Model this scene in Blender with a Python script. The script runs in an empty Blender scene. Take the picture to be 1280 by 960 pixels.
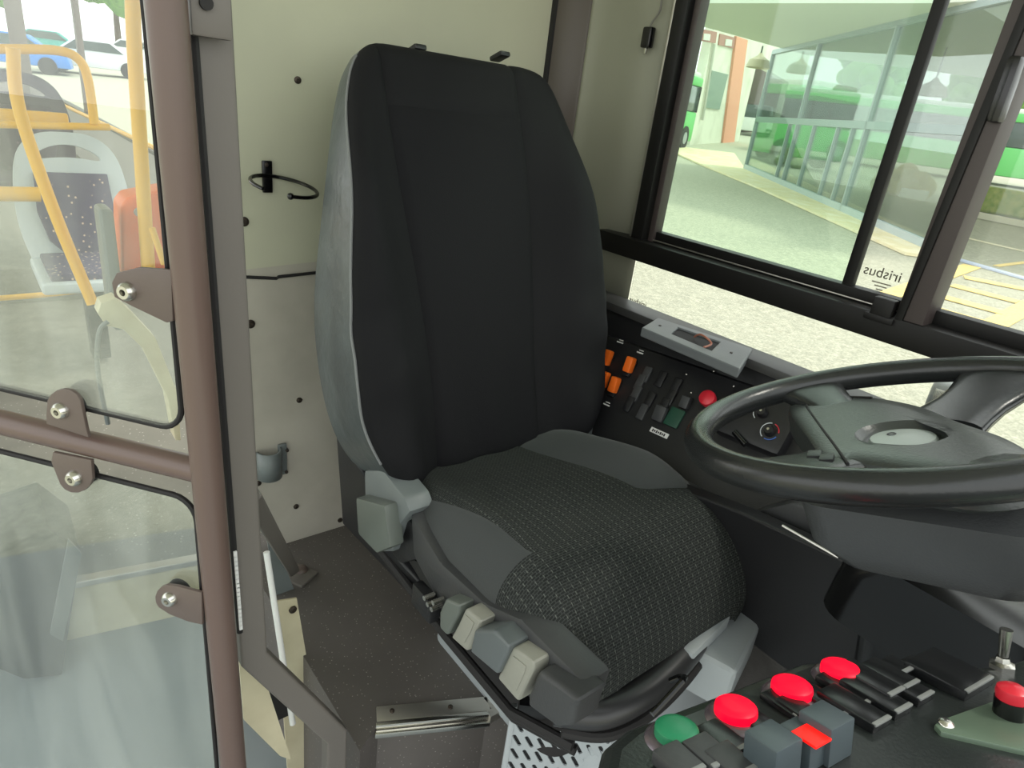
import bpy, bmesh, math, random
from math import pi
from mathutils import Vector, Matrix
random.seed(7)
SC = bpy.context.scene
COL = SC.collection
V3 = Vector
# ------------------------------------------------------------------ camera
FPX, CX, CY = 820.0, 640.0, 480.0
CAM = V3((0, 0, 1.45))
AX = V3((0.615, 0.376, -0.693)); AY = V3((0.779, -0.157, 0.606)); AZ = V3((0.119, -0.913, -0.390))
AZ.normalize(); AX = (AX - AX.dot(AZ) * AZ).normalized(); AY = AZ.cross(AX)   # world axes seen in the lens frame
cam_d = bpy.data.cameras.new('camera'); cam = bpy.data.objects.new('camera', cam_d); COL.objects.link(cam)
cam_d.sensor_width = 36; cam_d.lens = FPX / 1280 * 36; cam_d.clip_start = 0.02; cam_d.clip_end = 400
right = V3((AX.x, AY.x, AZ.x)); dn = V3((AX.y, AY.y, AZ.y)); fw = V3((AX.z, AY.z, AZ.z))
cam.matrix_world = Matrix((( right.x, -dn.x, -fw.x, CAM.x), (right.y, -dn.y, -fw.y, CAM.y), (right.z, -dn.z, -fw.z, CAM.z), (0, 0, 0, 1)))
SC.camera = cam
# ------------------------------------------------------------------ sky, exposure
W = bpy.data.worlds.new('sky'); SC.world = W; W.use_nodes = True
nt = W.node_tree; bg = nt.nodes['Background']
tc = nt.nodes.new('ShaderNodeTexCoord'); sx = nt.nodes.new('ShaderNodeSeparateXYZ'); cr = nt.nodes.new('ShaderNodeValToRGB')
nt.links.new(tc.outputs['Generated'], sx.inputs[0]); nt.links.new(sx.outputs['Z'], cr.inputs[0]); nt.links.new(cr.outputs[0], bg.inputs[0])
cr.color_ramp.elements[0].color = (0.93, 0.95, 0.93, 1); cr.color_ramp.elements[1].color = (0.86, 0.91, 0.92, 1)
bg.inputs[1].default_value = 2.3
sun_d = bpy.data.lights.new('sun', 'SUN'); sun = bpy.data.objects.new('sun', sun_d); COL.objects.link(sun)
sun_d.energy = 2.2; sun_d.angle = math.radians(8); sun_d.color = (1, 0.95, 0.86)
sun.rotation_euler = (V3((0.35, 0.55, 1.0))).to_track_quat('Z', 'Y').to_euler()
SC.view_settings.view_transform = 'Standard'; SC.view_settings.look = 'None'
SC.view_settings.gamma = 1; SC.view_settings.use_curve_mapping = False
SC.view_settings.exposure = 0.0

# ------------------------------------------------------------------ helpers
def ray(u, v):
    c = V3((u - CX, v - CY, FPX)); return V3((AX.dot(c), AY.dot(c), AZ.dot(c))).normalized()
def P(u, v, x=None, y=None, z=None):
    d = ray(u, v)
    t = (x - CAM.x) / d.x if x is not None else (y - CAM.y) / d.y if y is not None else (z - CAM.z) / d.z
    return CAM + d * t
def PL(u, v, c, n):
    d = ray(u, v); return CAM + d * ((V3(c) - CAM).dot(V3(n)) / d.dot(V3(n)))
def lin(c):
    return c / 12.92 if c <= 0.04045 else ((c + 0.055) / 1.055) ** 2.4
def rgb(r, g, b): return (lin(r / 255), lin(g / 255), lin(b / 255), 1)

MATS = {}
def mat(name, col, rough=0.5, metal=0, spec=0.5, bump=None, var=None, emit=None, sheen=0, coat=0):
    """bump=(scale,strength) ; var=(scale, second colour, lo, hi)"""
    if name in MATS: return MATS[name]
    m = bpy.data.materials.new(name); m.use_nodes = True; t = m.node_tree; b = t.nodes['Principled BSDF']
    b.inputs['Base Color'].default_value = col; b.inputs['Roughness'].default_value = rough
    b.inputs['Metallic'].default_value = metal; b.inputs['Specular IOR Level'].default_value = spec
    if coat: b.inputs['Coat Weight'].default_value = coat; b.inputs['Coat Roughness'].default_value = 0.1
    if sheen: b.inputs['Sheen Weight'].default_value = sheen
    tcn = t.nodes.new('ShaderNodeTexCoord')
    if var:
        n = t.nodes.new('ShaderNodeTexNoise'); n.inputs['Scale'].default_value = var[0]; n.inputs['Detail'].default_value = 6
        t.links.new(tcn.outputs['Object'], n.inputs['Vector'])
        r = t.nodes.new('ShaderNodeValToRGB'); r.color_ramp.elements[0].position = var[2]; r.color_ramp.elements[1].position = var[3]
        r.color_ramp.elements[0].color = col; r.color_ramp.elements[1].color = var[1]
        t.links.new(n.outputs['Fac'], r.inputs[0]); t.links.new(r.outputs[0], b.inputs['Base Color'])
    if bump:
        n2 = t.nodes.new('ShaderNodeTexNoise'); n2.inputs['Scale'].default_value = bump[0]; n2.inputs['Detail'].default_value = 3
        t.links.new(tcn.outputs['Object'], n2.inputs['Vector'])
        bp = t.nodes.new('ShaderNodeBump'); bp.inputs['Strength'].default_value = bump[1]; bp.inputs['Distance'].default_value = 0.002
        t.links.new(n2.outputs['Fac'], bp.inputs['Height']); t.links.new(bp.outputs[0], b.inputs['Normal'])
    if emit:
        b.inputs['Emission Color'].default_value = emit[0]; b.inputs['Emission Strength'].default_value = emit[1]
    MATS[name] = m; return m
def speck(name, base, fleck, scale, lo, rough=0.6, dist=None):
    m = mat(name, base, rough); t = m.node_tree; b = t.nodes['Principled BSDF']
    tcn = t.nodes.new('ShaderNodeTexCoord'); v = t.nodes.new('ShaderNodeTexVoronoi'); v.inputs['Scale'].default_value = scale
    t.links.new(tcn.outputs['Object'], v.inputs['Vector'])
    r = t.nodes.new('ShaderNodeValToRGB'); r.color_ramp.elements[0].position = lo; r.color_ramp.elements[1].position = lo + 0.05
    r.color_ramp.elements[0].color = (1, 1, 1, 1); r.color_ramp.elements[1].color = (0, 0, 0, 1)
    t.links.new(v.outputs['Distance'], r.inputs[0])
    n = t.nodes.new('ShaderNodeTexNoise'); n.inputs['Scale'].default_value = 9; n.inputs['Detail'].default_value = 5
    t.links.new(tcn.outputs['Object'], n.inputs['Vector'])
    mx0 = t.nodes.new('ShaderNodeMix'); mx0.data_type = 'RGBA'; t.links.new(n.outputs['Fac'], mx0.inputs[0])
    mx0.inputs[6].default_value = tuple(c * 0.8 for c in base[:3]) + (1,); mx0.inputs[7].default_value = tuple(min(1, c * 1.25) for c in base[:3]) + (1,)
    mx = t.nodes.new('ShaderNodeMix'); mx.data_type = 'RGBA'; t.links.new(r.outputs[0], mx.inputs[0])
    t.links.new(mx0.outputs[2], mx.inputs[6]); mx.inputs[7].default_value = fleck
    t.links.new(mx.outputs[2], b.inputs['Base Color'])
    return m
def weave(name, base, light):
    """woven cloth in the pad's own UV metres: small staggered weave, stitched dotted lines towards the front"""
    m = mat(name, base, 0.92, spec=0.12); t = m.node_tree; b = t.nodes['Principled BSDF']; N = t.nodes.new; Lk = t.links.new
    tcn = N('ShaderNodeTexCoord')
    br = N('ShaderNodeTexBrick'); br.inputs['Scale'].default_value = 1.0
    br.inputs['Brick Width'].default_value = 0.0085; br.inputs['Row Height'].default_value = 0.0042; br.inputs['Mortar Size'].default_value = 0.0008
    br.inputs['Mortar Smooth'].default_value = 0.7; br.offset = 0.5
    br.inputs['Color1'].default_value = base; br.inputs['Color2'].default_value = tuple(c * 0.7 for c in base[:3]) + (1,)
    br.inputs['Mortar'].default_value = light; Lk(tcn.outputs['UV'], br.inputs['Vector'])
    sp = N('ShaderNodeSeparateXYZ'); Lk(tcn.outputs['UV'], sp.inputs[0])
    def fr(sock, mul, lim):
        a = N('ShaderNodeMath'); a.operation = 'MULTIPLY'; a.inputs[1].default_value = mul; Lk(sock, a.inputs[0])
        f = N('ShaderNodeMath'); f.operation = 'FRACT'; Lk(a.outputs[0], f.inputs[0])
        c = N('ShaderNodeMath'); c.operation = 'LESS_THAN'; c.inputs[1].default_value = lim; Lk(f.outputs[0], c.inputs[0]); return c.outputs[0]
    def mul(x, y):
        a = N('ShaderNodeMath'); a.operation = 'MULTIPLY'; Lk(x, a.inputs[0]); Lk(y, a.inputs[1]); return a.outputs[0]
    mr = N('ShaderNodeMapRange'); mr.inputs[1].default_value = 0.12; mr.inputs[2].default_value = 0.34; mr.inputs[3].default_value = 0.0; mr.inputs[4].default_value = 0.15; Lk(sp.outputs['Y'], mr.inputs[0])
    fac = mul(mul(fr(sp.outputs['X'], 1 / 0.0155, 0.10), fr(sp.outputs['Y'], 1 / 0.011, 0.5)), mr.outputs[0])
    mx = N('ShaderNodeMix'); mx.data_type = 'RGBA'; Lk(fac, mx.inputs[0]); Lk(br.outputs['Color'], mx.inputs[6]); mx.inputs[7].default_value = rgb(190, 195, 185)
    Lk(mx.outputs[2], b.inputs['Base Color'])
    bp = N('ShaderNodeBump'); bp.inputs['Strength'].default_value = 0.4; bp.inputs['Distance'].default_value = 0.0008
    Lk(br.outputs['Fac'], bp.inputs['Height']); Lk(bp.outputs[0], b.inputs['Normal'])
    return m
def glass(name, tint, refl=0.08, haze=0.0, hazecol=(0.8, 0.85, 0.83, 1), streak=0.0, rough=0.0, fres=0.5):
    m = bpy.data.materials.new(name); m.use_nodes = True; t = m.node_tree; t.nodes.clear()
    o = t.nodes.new('ShaderNodeOutputMaterial'); tr = t.nodes.new('ShaderNodeBsdfTransparent'); tr.inputs[0].default_value = tint
    gl = t.nodes.new('ShaderNodeBsdfGlossy'); gl.inputs['Roughness'].default_value = rough
    lw = t.nodes.new('ShaderNodeLayerWeight'); lw.inputs[0].default_value = 0.25
    mth = t.nodes.new('ShaderNodeMath'); mth.operation = 'MULTIPLY_ADD'; mth.inputs[1].default_value = fres; mth.inputs[2].default_value = refl
    t.links.new(lw.outputs['Fresnel'], mth.inputs[0])
    mx = t.nodes.new('ShaderNodeMixShader'); t.links.new(mth.outputs[0], mx.inputs[0]); t.links.new(tr.outputs[0], mx.inputs[1]); t.links.new(gl.outputs[0], mx.inputs[2])
    last = mx
    if haze:
        df = t.nodes.new('ShaderNodeBsdfDiffuse'); df.inputs[0].default_value = hazecol
        mx2 = t.nodes.new('ShaderNodeMixShader'); mx2.inputs[0].default_value = haze
        if streak:
            tcn = t.nodes.new('ShaderNodeTexCoord'); mp = t.nodes.new('ShaderNodeMapping'); mp.inputs['Scale'].default_value = (3, 3, 0.6)
            n = t.nodes.new('ShaderNodeTexNoise'); n.inputs['Scale'].default_value = 3.0; n.inputs['Detail'].default_value = 4
            n.inputs['Distortion'].default_value = 1.5
            t.links.new(tcn.outputs['Object'], mp.inputs[0]); t.links.new(mp.outputs[0], n.inputs['Vector'])
            r = t.nodes.new('ShaderNodeMapRange'); r.inputs[1].default_value = 0.4; r.inputs[2].default_value = 0.65
            r.inputs[3].default_value = haze; r.inputs[4].default_value = haze + streak
            t.links.new(n.outputs['Fac'], r.inputs[0]); t.links.new(r.outputs[0], mx2.inputs[0])
        t.links.new(mx.outputs[0], mx2.inputs[1]); t.links.new(df.outputs[0], mx2.inputs[2]); last = mx2
    t.links.new(last.outputs[0], o.inputs[0]); return m

class MB:
    def __init__(s): s.bm = bmesh.new()
    def box(s, c, size, R=None, bev=0.0, seg=2):
        b = bmesh.new(); bmesh.ops.create_cube(b, size=1)
        for v in b.verts: v.co = V3((v.co.x * size[0], v.co.y * size[1], v.co.z * size[2]))
        if bev: bmesh.ops.bevel(b, geom=b.edges[:], offset=bev, segments=seg, profile=0.6, affect='EDGES')
        M = Matrix.Translation(V3(c)) @ (R.to_4x4() if R is not None else Matrix.Identity(4)); b.transform(M); s._add(b); return s
    def _add(s, b):
        me = bpy.data.meshes.new('tmp'); b.to_mesh(me); b.free(); s.bm.from_mesh(me); bpy.data.meshes.remove(me)
    def cyl(s, p0, p1, r, r2=None, n=20, caps=True):
        p0, p1 = V3(p0), V3(p1); d = p1 - p0; b = bmesh.new()
        bmesh.ops.create_cone(b, cap_ends=caps, segments=n, radius1=r, radius2=r if r2 is None else r2, depth=d.length)
        b.transform(Matrix.Translation((p0 + p1) / 2) @ d.to_track_quat('Z', 'Y').to_matrix().to_4x4()); s._add(b); return s
    def sphere(s, c, r, sc=(1, 1, 1), R=None, n=16):
        b = bmesh.new(); bmesh.ops.create_uvsphere(b, u_segments=n * 2, v_segments=n, radius=r)
        b.transform(Matrix.Translation(V3(c)) @ (R.to_4x4() if R is not None else Matrix.Identity(4)) @ Matrix.Diagonal((*sc, 1))); s._add(b); return s
    def tube(s, pts, r, n=12, closed=False, caps=True):
        pts = [V3(p) for p in pts]; N = len(pts); rings = []; prev = None
        rr = r if isinstance(r, (list, tuple)) else [r] * N
        for i, p in enumerate(pts):
            a = pts[(i - 1) % N] if (i or closed) else p; c = pts[(i + 1) % N] if (i < N - 1 or closed) else p
            t = (c - a).normalized()
            if prev is None:
                u = t.orthogonal().normalized()
            else: u = (prev - prev.dot(t) * t).normalized()
            prev = u; w = t.cross(u)
            rings.append([s.bm.verts.new(p + rr[i] * (math.cos(2 * math.pi * k / n) * u + math.sin(2 * math.pi * k / n) * w)) for k in range(n)])
        for i in range(N if closed else N - 1):
            A, B = rings[i], rings[(i + 1) % N]
            for k in range(n): s.bm.faces.new((A[k], A[(k + 1) % n], B[(k + 1) % n], B[k]))
        if not closed and caps:
            s.bm.faces.new(rings[0][::-1]); s.bm.faces.new(rings[-1])
        return s
    def prism(s, poly, vec, bev=0.0, seg=2):
        """polygon (3D points) pushed by vec"""
        b = bmesh.new(); vec = V3(vec); vs = [b.verts.new(V3(p)) for p in poly]; f = b.faces.new(vs)
        r = bmesh.ops.extrude_face_region(b, geom=[f]); bmesh.ops.translate(b, vec=vec, verts=[g for g in r['geom'] if isinstance(g, bmesh.types.BMVert)])
        bmesh.ops.recalc_face_normals(b, faces=b.faces[:])
        if bev: bmesh.ops.bevel(b, geom=b.edges[:], offset=bev, segments=seg, profile=0.6, affect='EDGES')
        s._add(b); return s
    def loft(s, rings, caps=True, closed=True):
        R = [[s.bm.verts.new(V3(p)) for p in r] for r in rings]
        for i in range(len(R) - 1):
            n = len(R[i])
            for k in range(n if closed else n - 1): s.bm.faces.new((R[i][k], R[i][(k + 1) % n], R[i + 1][(k + 1) % n], R[i + 1][k]))
        if caps: s.bm.faces.new(R[0][::-1]); s.bm.faces.new(R[-1])
        return s
    def lathe(s, prof, c, axis, n=32):
        """prof: list of (radius, height along axis)"""
        axis = V3(axis).normalized(); u = axis.orthogonal().normalized(); w = axis.cross(u); c = V3(c); R = []
        for r, h in prof:
            R.append([s.bm.verts.new(c + axis * h + max(r, 1e-5) * (math.cos(2 * math.pi * k / n) * u + math.sin(2 * math.pi * k / n) * w)) for k in range(n)])
        for i in range(len(R) - 1):
            for k in range(n): s.bm.faces.new((R[i][k], R[i][(k + 1) % n], R[i + 1][(k + 1) % n], R[i + 1][k]))
        return s
    def build(s, name, m, parent=None, smooth=True, bevel=0, sub=0, angle=35, solid=0):
        bmesh.ops.recalc_face_normals(s.bm, faces=s.bm.faces[:])
        me = bpy.data.meshes.new(name); s.bm.to_mesh(me); s.bm.free()
        me.materials.append(m); o = bpy.data.objects.new(name, me); COL.objects.link(o)
        if smooth:
            me.polygons.foreach_set('use_smooth', [True] * len(me.polygons))
            me.set_sharp_from_angle(angle=math.radians(angle))
        if solid: md = o.modifiers.new('s', 'SOLIDIFY'); md.thickness = solid; md.offset = 0
        if bevel: md = o.modifiers.new('b', 'BEVEL'); md.width = bevel; md.segments = 3; md.limit_method = 'ANGLE'
        if sub: md = o.modifiers.new('u', 'SUBSURF'); md.levels = sub; md.render_levels = sub
        if parent is not None:
            o.parent = parent
            if parent.type == 'EMPTY': o.matrix_parent_inverse = Matrix.Translation(parent.location).inverted()
        return o
def tag(o, label, cat, group=None, kind=None):
    o['label'] = label; o['category'] = cat
    if group: o['group'] = group
    if kind: o['kind'] = kind
    return o
def thing(name, label, cat, loc=(0, 0, 0), group=None):
    o = bpy.data.objects.new(name, None); COL.objects.link(o); o.location = loc; o.empty_display_size = 0.05
    return tag(o, label, cat, group)
def struct(o, label=None):
    o['kind'] = 'structure'
    if label: o['label'] = label
    return o
def rotz(a): return Matrix.Rotation(a, 3, 'Z')
def frameR(xa, za):
    xa = V3(xa).normalized(); za = V3(za); za = (za - za.dot(xa) * xa).normalized(); ya = za.cross(xa)
    return Matrix((xa, ya, za)).transposed()
def dup_tree(o, parent=None):
    c = o.copy(); COL.objects.link(c)
    if parent is not None: c.parent = parent
    for ch in [x for x in bpy.data.objects if x.parent == o]: dup_tree(ch, c)
    return c
def spline(pts, n=8, closed=False):
    pts = [V3(p) for p in pts]; N = len(pts); out = []
    for i in range(N if closed else N - 1):
        p0 = pts[(i - 1) % N] if (i or closed) else pts[0]; p1 = pts[i]; p2 = pts[(i + 1) % N]; p3 = pts[(i + 2) % N] if (i + 2 < N or closed) else p2
        for k in range(n):
            t = k / n; out.append(0.5 * ((2 * p1) + (-p0 + p2) * t + (2 * p0 - 5 * p1 + 4 * p2 - p3) * t * t + (-p0 + 3 * p1 - 3 * p2 + p3) * t ** 3))
    if not closed: out.append(pts[-1])
    return out
def text_obj(name, body, size, m, origin, xa, za, parent=None, extrude=0.0003):
    cu = bpy.data.curves.new(name, 'FONT'); cu.body = body; cu.size = size; cu.extrude = extrude; cu.align_x = 'CENTER'; cu.align_y = 'CENTER'
    tmp = bpy.data.objects.new('tmp', cu); COL.objects.link(tmp); bpy.context.view_layer.update()
    dg = bpy.context.evaluated_depsgraph_get(); me = bpy.data.meshes.new_from_object(tmp.evaluated_get(dg)); bpy.data.objects.remove(tmp)
    R = frameR(xa, za); me.transform(Matrix.Translation(V3(origin)) @ R.to_4x4())
    me.materials.clear(); me.materials.append(m); o = bpy.data.objects.new(name, me); COL.objects.link(o)
    if parent is not None:
        o.parent = parent; o.matrix_parent_inverse = Matrix.Translation(parent.location).inverted()
    return o

# ------------------------------------------------------------------ materials
M_wall = mat('cream_panel', rgb(192, 191, 168), 0.6, var=(3.0, rgb(182, 181, 160), 0.35, 0.7), bump=(60, 0.06))
M_wall2 = mat('cream_panel_lower', rgb(188, 182, 170), 0.6, var=(6.0, rgb(168, 162, 150), 0.4, 0.75), bump=(60, 0.06))
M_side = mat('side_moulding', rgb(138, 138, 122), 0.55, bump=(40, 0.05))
M_post = mat('taupe_paint', rgb(104, 99, 93), 0.45, bump=(150, 0.1))
M_pole = mat('brown_paint', rgb(98, 81, 74), 0.32, bump=(150, 0.08))
M_plate = mat('brown_bracket', rgb(94, 82, 76), 0.4, bump=(200, 0.1))
M_steel = mat('steel', rgb(205, 203, 195), 0.25, metal=1)
M_alu = mat('aluminium', rgb(200, 196, 188), 0.35, metal=0.9, bump=(80, 0.1))
M_black = mat('black_plastic', rgb(26, 26, 28), 0.42, bump=(300, 0.15))
M_rubber = mat('rubber', rgb(24, 22, 22), 0.7)
M_gloss = mat('gloss_black', rgb(12, 12, 13), 0.2)
M_frame = mat('window_frame_black', rgb(20, 19, 18), 0.45, spec=0.3)
M_pillar = mat('pillar_brown', rgb(62, 54, 52), 0.45)
M_greyp = mat('grey_plastic', rgb(108, 114, 114), 0.4, bump=(250, 0.1))
M_greyd = mat('dark_grey_plastic', rgb(60, 61, 62), 0.45, bump=(250, 0.15))
M_greyk = mat('khaki_grey_plastic', rgb(142, 142, 132), 0.45)
M_light = mat('pale_grey_plastic', rgb(158, 164, 166), 0.45, bump=(200, 0.1))
M_cover = mat('black_cover_cloth', rgb(22, 22, 24), 0.8, spec=0.2, bump=(18, 0.5), var=(5, rgb(27, 27, 29), 0.3, 0.8))
M_shiny = mat('shiny_side_leatherette', rgb(62, 68, 70), 0.32, bump=(30, 0.8), var=(9, rgb(82, 90, 92), 0.4, 0.7))
M_bolster = mat('grey_smooth_cloth', rgb(58, 61, 61), 0.75, spec=0.3, sheen=0.15, bump=(400, 0.15))
M_weave = weave('woven_cloth', rgb(46, 48, 47), rgb(66, 69, 67))
M_floor = speck('speckled_floor', rgb(90, 85, 81), rgb(150, 146, 138), 110, 0.10)
M_floor2 = speck('speckled_passenger_floor', rgb(122, 120, 110), rgb(168, 166, 156), 55, 0.12)
M_floor3 = mat('blue_grey_floor', rgb(132, 140, 144), 0.5, var=(2, rgb(148, 154, 156), 0.4, 0.7))
M_cream = mat('cream_metal', rgb(206, 198, 168), 0.5, var=(7, rgb(186, 176, 146), 0.4, 0.7))
M_wheel = mat('wheel_rubber', rgb(36, 38, 38), 0.26, bump=(220, 0.1))
M_pad = mat('wheel_pad', rgb(56, 60, 58), 0.30, bump=(300, 0.2))
M_wood = mat('screw', rgb(70, 62, 55), 0.4, metal=0.6)
M_red = mat('red_lamp_lens', rgb(225, 8, 30), 0.4, spec=0.3, emit=(rgb(255, 0, 50), 0.9))
M_redp = mat('red_plastic', rgb(205, 40, 55), 0.3)
M_green = mat('green_lens', rgb(38, 128, 88), 0.35)
M_orange = mat('orange_switch', rgb(238, 110, 30), 0.4)
M_yellow = mat('yellow_rail', rgb(242, 180, 16), 0.35)
M_orbox = mat('orange_box', rgb(248, 108, 0), 0.4)
M_plate_g = mat('green_grey_plate', rgb(104, 122, 104), 0.35, metal=0.3)
M_white = mat('white_print', rgb(225, 225, 222), 0.5)
M_seatshell = mat('seat_shell', rgb(196, 204, 210), 0.35)
M_purple = speck('purple_seat_cloth', rgb(70, 60, 96), rgb(205, 175, 160), 42, 0.17, 0.85)
M_dpurple = speck('dark_seat_cloth', rgb(66, 52, 72), rgb(120, 100, 110), 40, 0.15, 0.85)
G_slide = glass('green_tint_glass', (0.87, 0.96, 0.89, 1), 0.03, haze=0.06, hazecol=(0.7, 0.85, 0.75, 1))
G_clear = glass('clear_glass', (0.96, 0.97, 0.96, 1), 0.03, haze=0.05)
G_door = glass('door_glass', (0.93, 0.96, 0.94, 1), 0.05, haze=0.035, hazecol=(0.85, 0.88, 0.82, 1), streak=0.07, fres=0.25)
G_fac = glass('facade_glass', (0.74, 0.82, 0.78, 1), 0.10)

# ================================================================== SETTING
ZP, ZF, ZL = 0.35, 0.15, -0.05      # cab platform, passenger floor, low floor
XB, YW = -1.37, 1.20
# platform floor: bounded by the aisle side, nosing and pedestal
plat = [(-1.55, 0.40), (-0.74, 0.40), (-0.775, 0.455), (-0.70, 0.66), (-0.62, 0.72), (0.9, 0.72), (0.9, 1.3), (-1.55, 1.3)]
b = MB(); b.prism([(x, y, ZP) for x, y in plat], (0, 0, -0.45)); struct(b.build('floor', M_floor, smooth=False), 'dark speckled raised cab floor')
b = MB(); b.box((-0.5, -0.25, ZL - 0.05), (3.6, 1.98, 0.1)); struct(b.build('floor.001', M_floor3, smooth=False), 'blue grey low entrance floor')
A = P(105, 722, z=ZF); B = P(235, 698, z=ZF); dAB = (B - A).normalized(); A2 = A - dAB * 1.4; B2 = B + dAB * 0.25
b = MB(); b.prism([A2, B2, (-1.6, 1.3, ZF), (-16, 1.3, ZF), (-16, -1.3, ZF)], (0, 0, -0.03)); struct(b.build('floor.002', M_floor2, smooth=False), 'grey speckled passenger floor')
b = MB(); nr = V3((dAB.y, -dAB.x, 0))
b.prism([A2 + nr * 0.0 + V3((0, 0, -0.03)), B2 + V3((0, 0, -0.03)), B2 + V3((0, 0, -0.20)), A2 + V3((0, 0, -0.20))], -nr * 0.02)
struct(b.build('trim_1', M_cream, smooth=False), 'cream step riser at the passenger floor')
b = MB(); b.box((A2 + B2) / 2 + V3((0, 0, -0.006)) + nr * 0.005, ((B2 - A2).length, 0.03, 0.02), R=frameR(dAB, (0, 0, 1)), bev=0.003)
struct(b.build('trim_2', M_alu, smooth=False), 'metal step nosing of the passenger floor')
# rear cab wall: two panels with a rubber seam
def yz(u, v): q = P(u, v, x=XB); return (q.y, q.z)
b = MB(); b.prism([(XB, 0.42, 1.07), (XB, 1.17, 1.12), (XB, 1.17, 2.5), (XB, 0.42, 2.5)], (-0.03, 0, 0))
wr = struct(b.build('wall_rear', M_wall, smooth=False), 'cream upper panel behind the driver seat')
b = MB(); b.prism([(XB, 0.42, 0.43), (XB, 0.50, 0.345), (XB, 1.17, 0.345), (XB, 1.17, 1.12), (XB, 0.42, 1.07)], (-0.03, 0, 0))
wr2 = struct(b.build('wall_rear.001', M_wall2, smooth=False), 'scuffed lower panel behind the driver seat')
b = MB(); b.tube([P(300, 346, x=XB + 0.002), P(346, 348, x=XB + 0.002), P(348, 346, x=XB + 0.003), P(394, 341, x=XB + 0.003), P(440, 338, x=XB + .003)], 0.0035, n=8)
struct(b.build('trim_3', M_rubber), 'black rubber seam between the cream panels')
def screw(u, v, par, x=XB, r=0.008, y=None, z=None, nrm=(1, 0, 0), name='screw'):
    q = P(u, v, x=x) if (y is None and z is None) else P(u, v, y=y) if y is not None else P(u, v, z=z)
    n = V3(nrm); m_ = MB(); m_.lathe([(0, 0.0045), (r * 0.45, 0.0045), (r * 0.5, 0.003), (r * 0.95, 0.002), (r, -0.001)], q + n * 0.0005, n, n=18); return m_.build(name, M_wood, par)
for (u, v) in [(305, 277), (313, 405)]: screw(u, v, wr if v < 345 else wr2, r=0.010)
for (u, v) in [(374, 500), (370, 633), (323, 604), (425, 650), (372, 100)]: screw(u, v, wr2 if v > 345 else wr, r=0.007)
# side wall: curved moulding from the corner to the window jamb
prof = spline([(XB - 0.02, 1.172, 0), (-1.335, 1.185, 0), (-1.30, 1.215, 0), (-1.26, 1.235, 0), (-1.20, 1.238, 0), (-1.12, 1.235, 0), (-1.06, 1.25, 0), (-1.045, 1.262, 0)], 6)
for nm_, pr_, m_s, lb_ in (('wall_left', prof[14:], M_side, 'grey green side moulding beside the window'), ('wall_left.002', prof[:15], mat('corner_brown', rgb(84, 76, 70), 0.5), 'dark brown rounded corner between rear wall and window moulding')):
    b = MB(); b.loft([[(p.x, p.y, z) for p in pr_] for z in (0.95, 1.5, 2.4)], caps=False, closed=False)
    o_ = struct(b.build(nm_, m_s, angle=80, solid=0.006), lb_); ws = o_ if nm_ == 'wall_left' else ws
b = MB(); b.box((-0.6, 1.27, 0.42), (1.9, 0.03, 1.12)); struct(b.build('wall_left.001', M_black, smooth=False), 'dark lower side wall below the window')
screw(802, 118, ws, y=1.24, r=0.004, nrm=(0, -1, 0))
b = MB(); b.box((XB + 0.004, 1.176, 1.6), (0.02, 0.014, 1.3), bev=0.004); struct(b.build('trim_4', M_rubber), 'dark corner strip between rear and side wall')
b = MB(); b.box((-7.6, 0, 2.42), (15.9, 2.6, 0.06)); struct(b.build('ceiling', mat('ceiling_white', rgb(225, 224, 215), 0.7), smooth=False), 'pale bus ceiling')
# window frame, bars along X at y 1.24
YF = 1.235
win = bpy.data.objects.new('window_1', None); COL.objects.link(win); struct(win, 'black framed sliding driver side window')
def bar(name, p0, p1, w, d, m, par=win, up=(0, 1, 0), bev=0.004):
    p0, p1 = V3(p0), V3(p1); dd = p1 - p0; m_ = MB(); m_.box((p0 + p1) / 2, (dd.length, w, d), R=frameR(dd, up), bev=bev); return m_.build(name, m, par)
zr = 1.175
bar('window_rail', (-1.13, 1.225, 1.172), (0.9, 1.225, 1.172), 0.046, 0.05, M_frame)
bar('window_jamb', (-1.022, 1.245, 1.19), (-1.022, 1.245, 2.4), 0.034, 0.05, M_frame)
bar('inner_jamb', (-0.992, 1.25, 1.19), (-0.992, 1.25, 2.4), 0.016, 0.03, M_pillar)
bar('jamb_strip', (-1.046, 1.232, 1.19), (-1.046, 1.232, 2.4), 0.006, 0.01, M_alu, bev=0.001)
bar('window_track', (-1.0, 1.238, 1.199), (-0.42, 1.238, 1.199), 0.003, 0.003, M_alu, bev=0.002)
bar('track_channel', (-1.0, 1.258, 1.205), (0.9, 1.258, 1.205), 0.026, 0.03, M_frame, bev=0.002)
bar('sliding_stile', (-0.53, 1.256, 1.20), (-0.53, 1.256, 2.4), 0.020, 0.018, M_frame)
bar('window_pillar', P(1141, 408, y=1.235), P(1141, 408, y=1.235) + (P(1275, 60, y=1.235) - P(1141, 408, y=1.235)) * 2.6, 0.046, 0.06, M_pillar)
pp0 = P(1129, 400, y=1.225); pp1 = P(1252, 105, y=1.225)
bar('pillar_gasket', pp0, pp0 + (pp1 - pp0) * 2.6, 0.014, 0.05, M_frame)
b = MB(); q0 = P(1248, 140, y=1.20); q1 = P(1268, 85, y=1.20); b.box((q0 + q1) / 2, ((q1 - q0).length + 0.03, 0.018, 0.03), R=frameR(q1 - q0, (0, 1, 0)), bev=0.006); b.build('window_catch', M_gloss, win)
b = MB(); b.box((-0.76, 1.262, 1.79), (0.47, 0.004, 1.2)); b.build('sliding_pane', G_slide, win, smooth=False)
b = MB(); b.box((0.18, 1.276, 1.79), (1.43, 0.004, 1.2)); fx = b.build('fixed_pane', G_clear, win, smooth=False)
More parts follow.
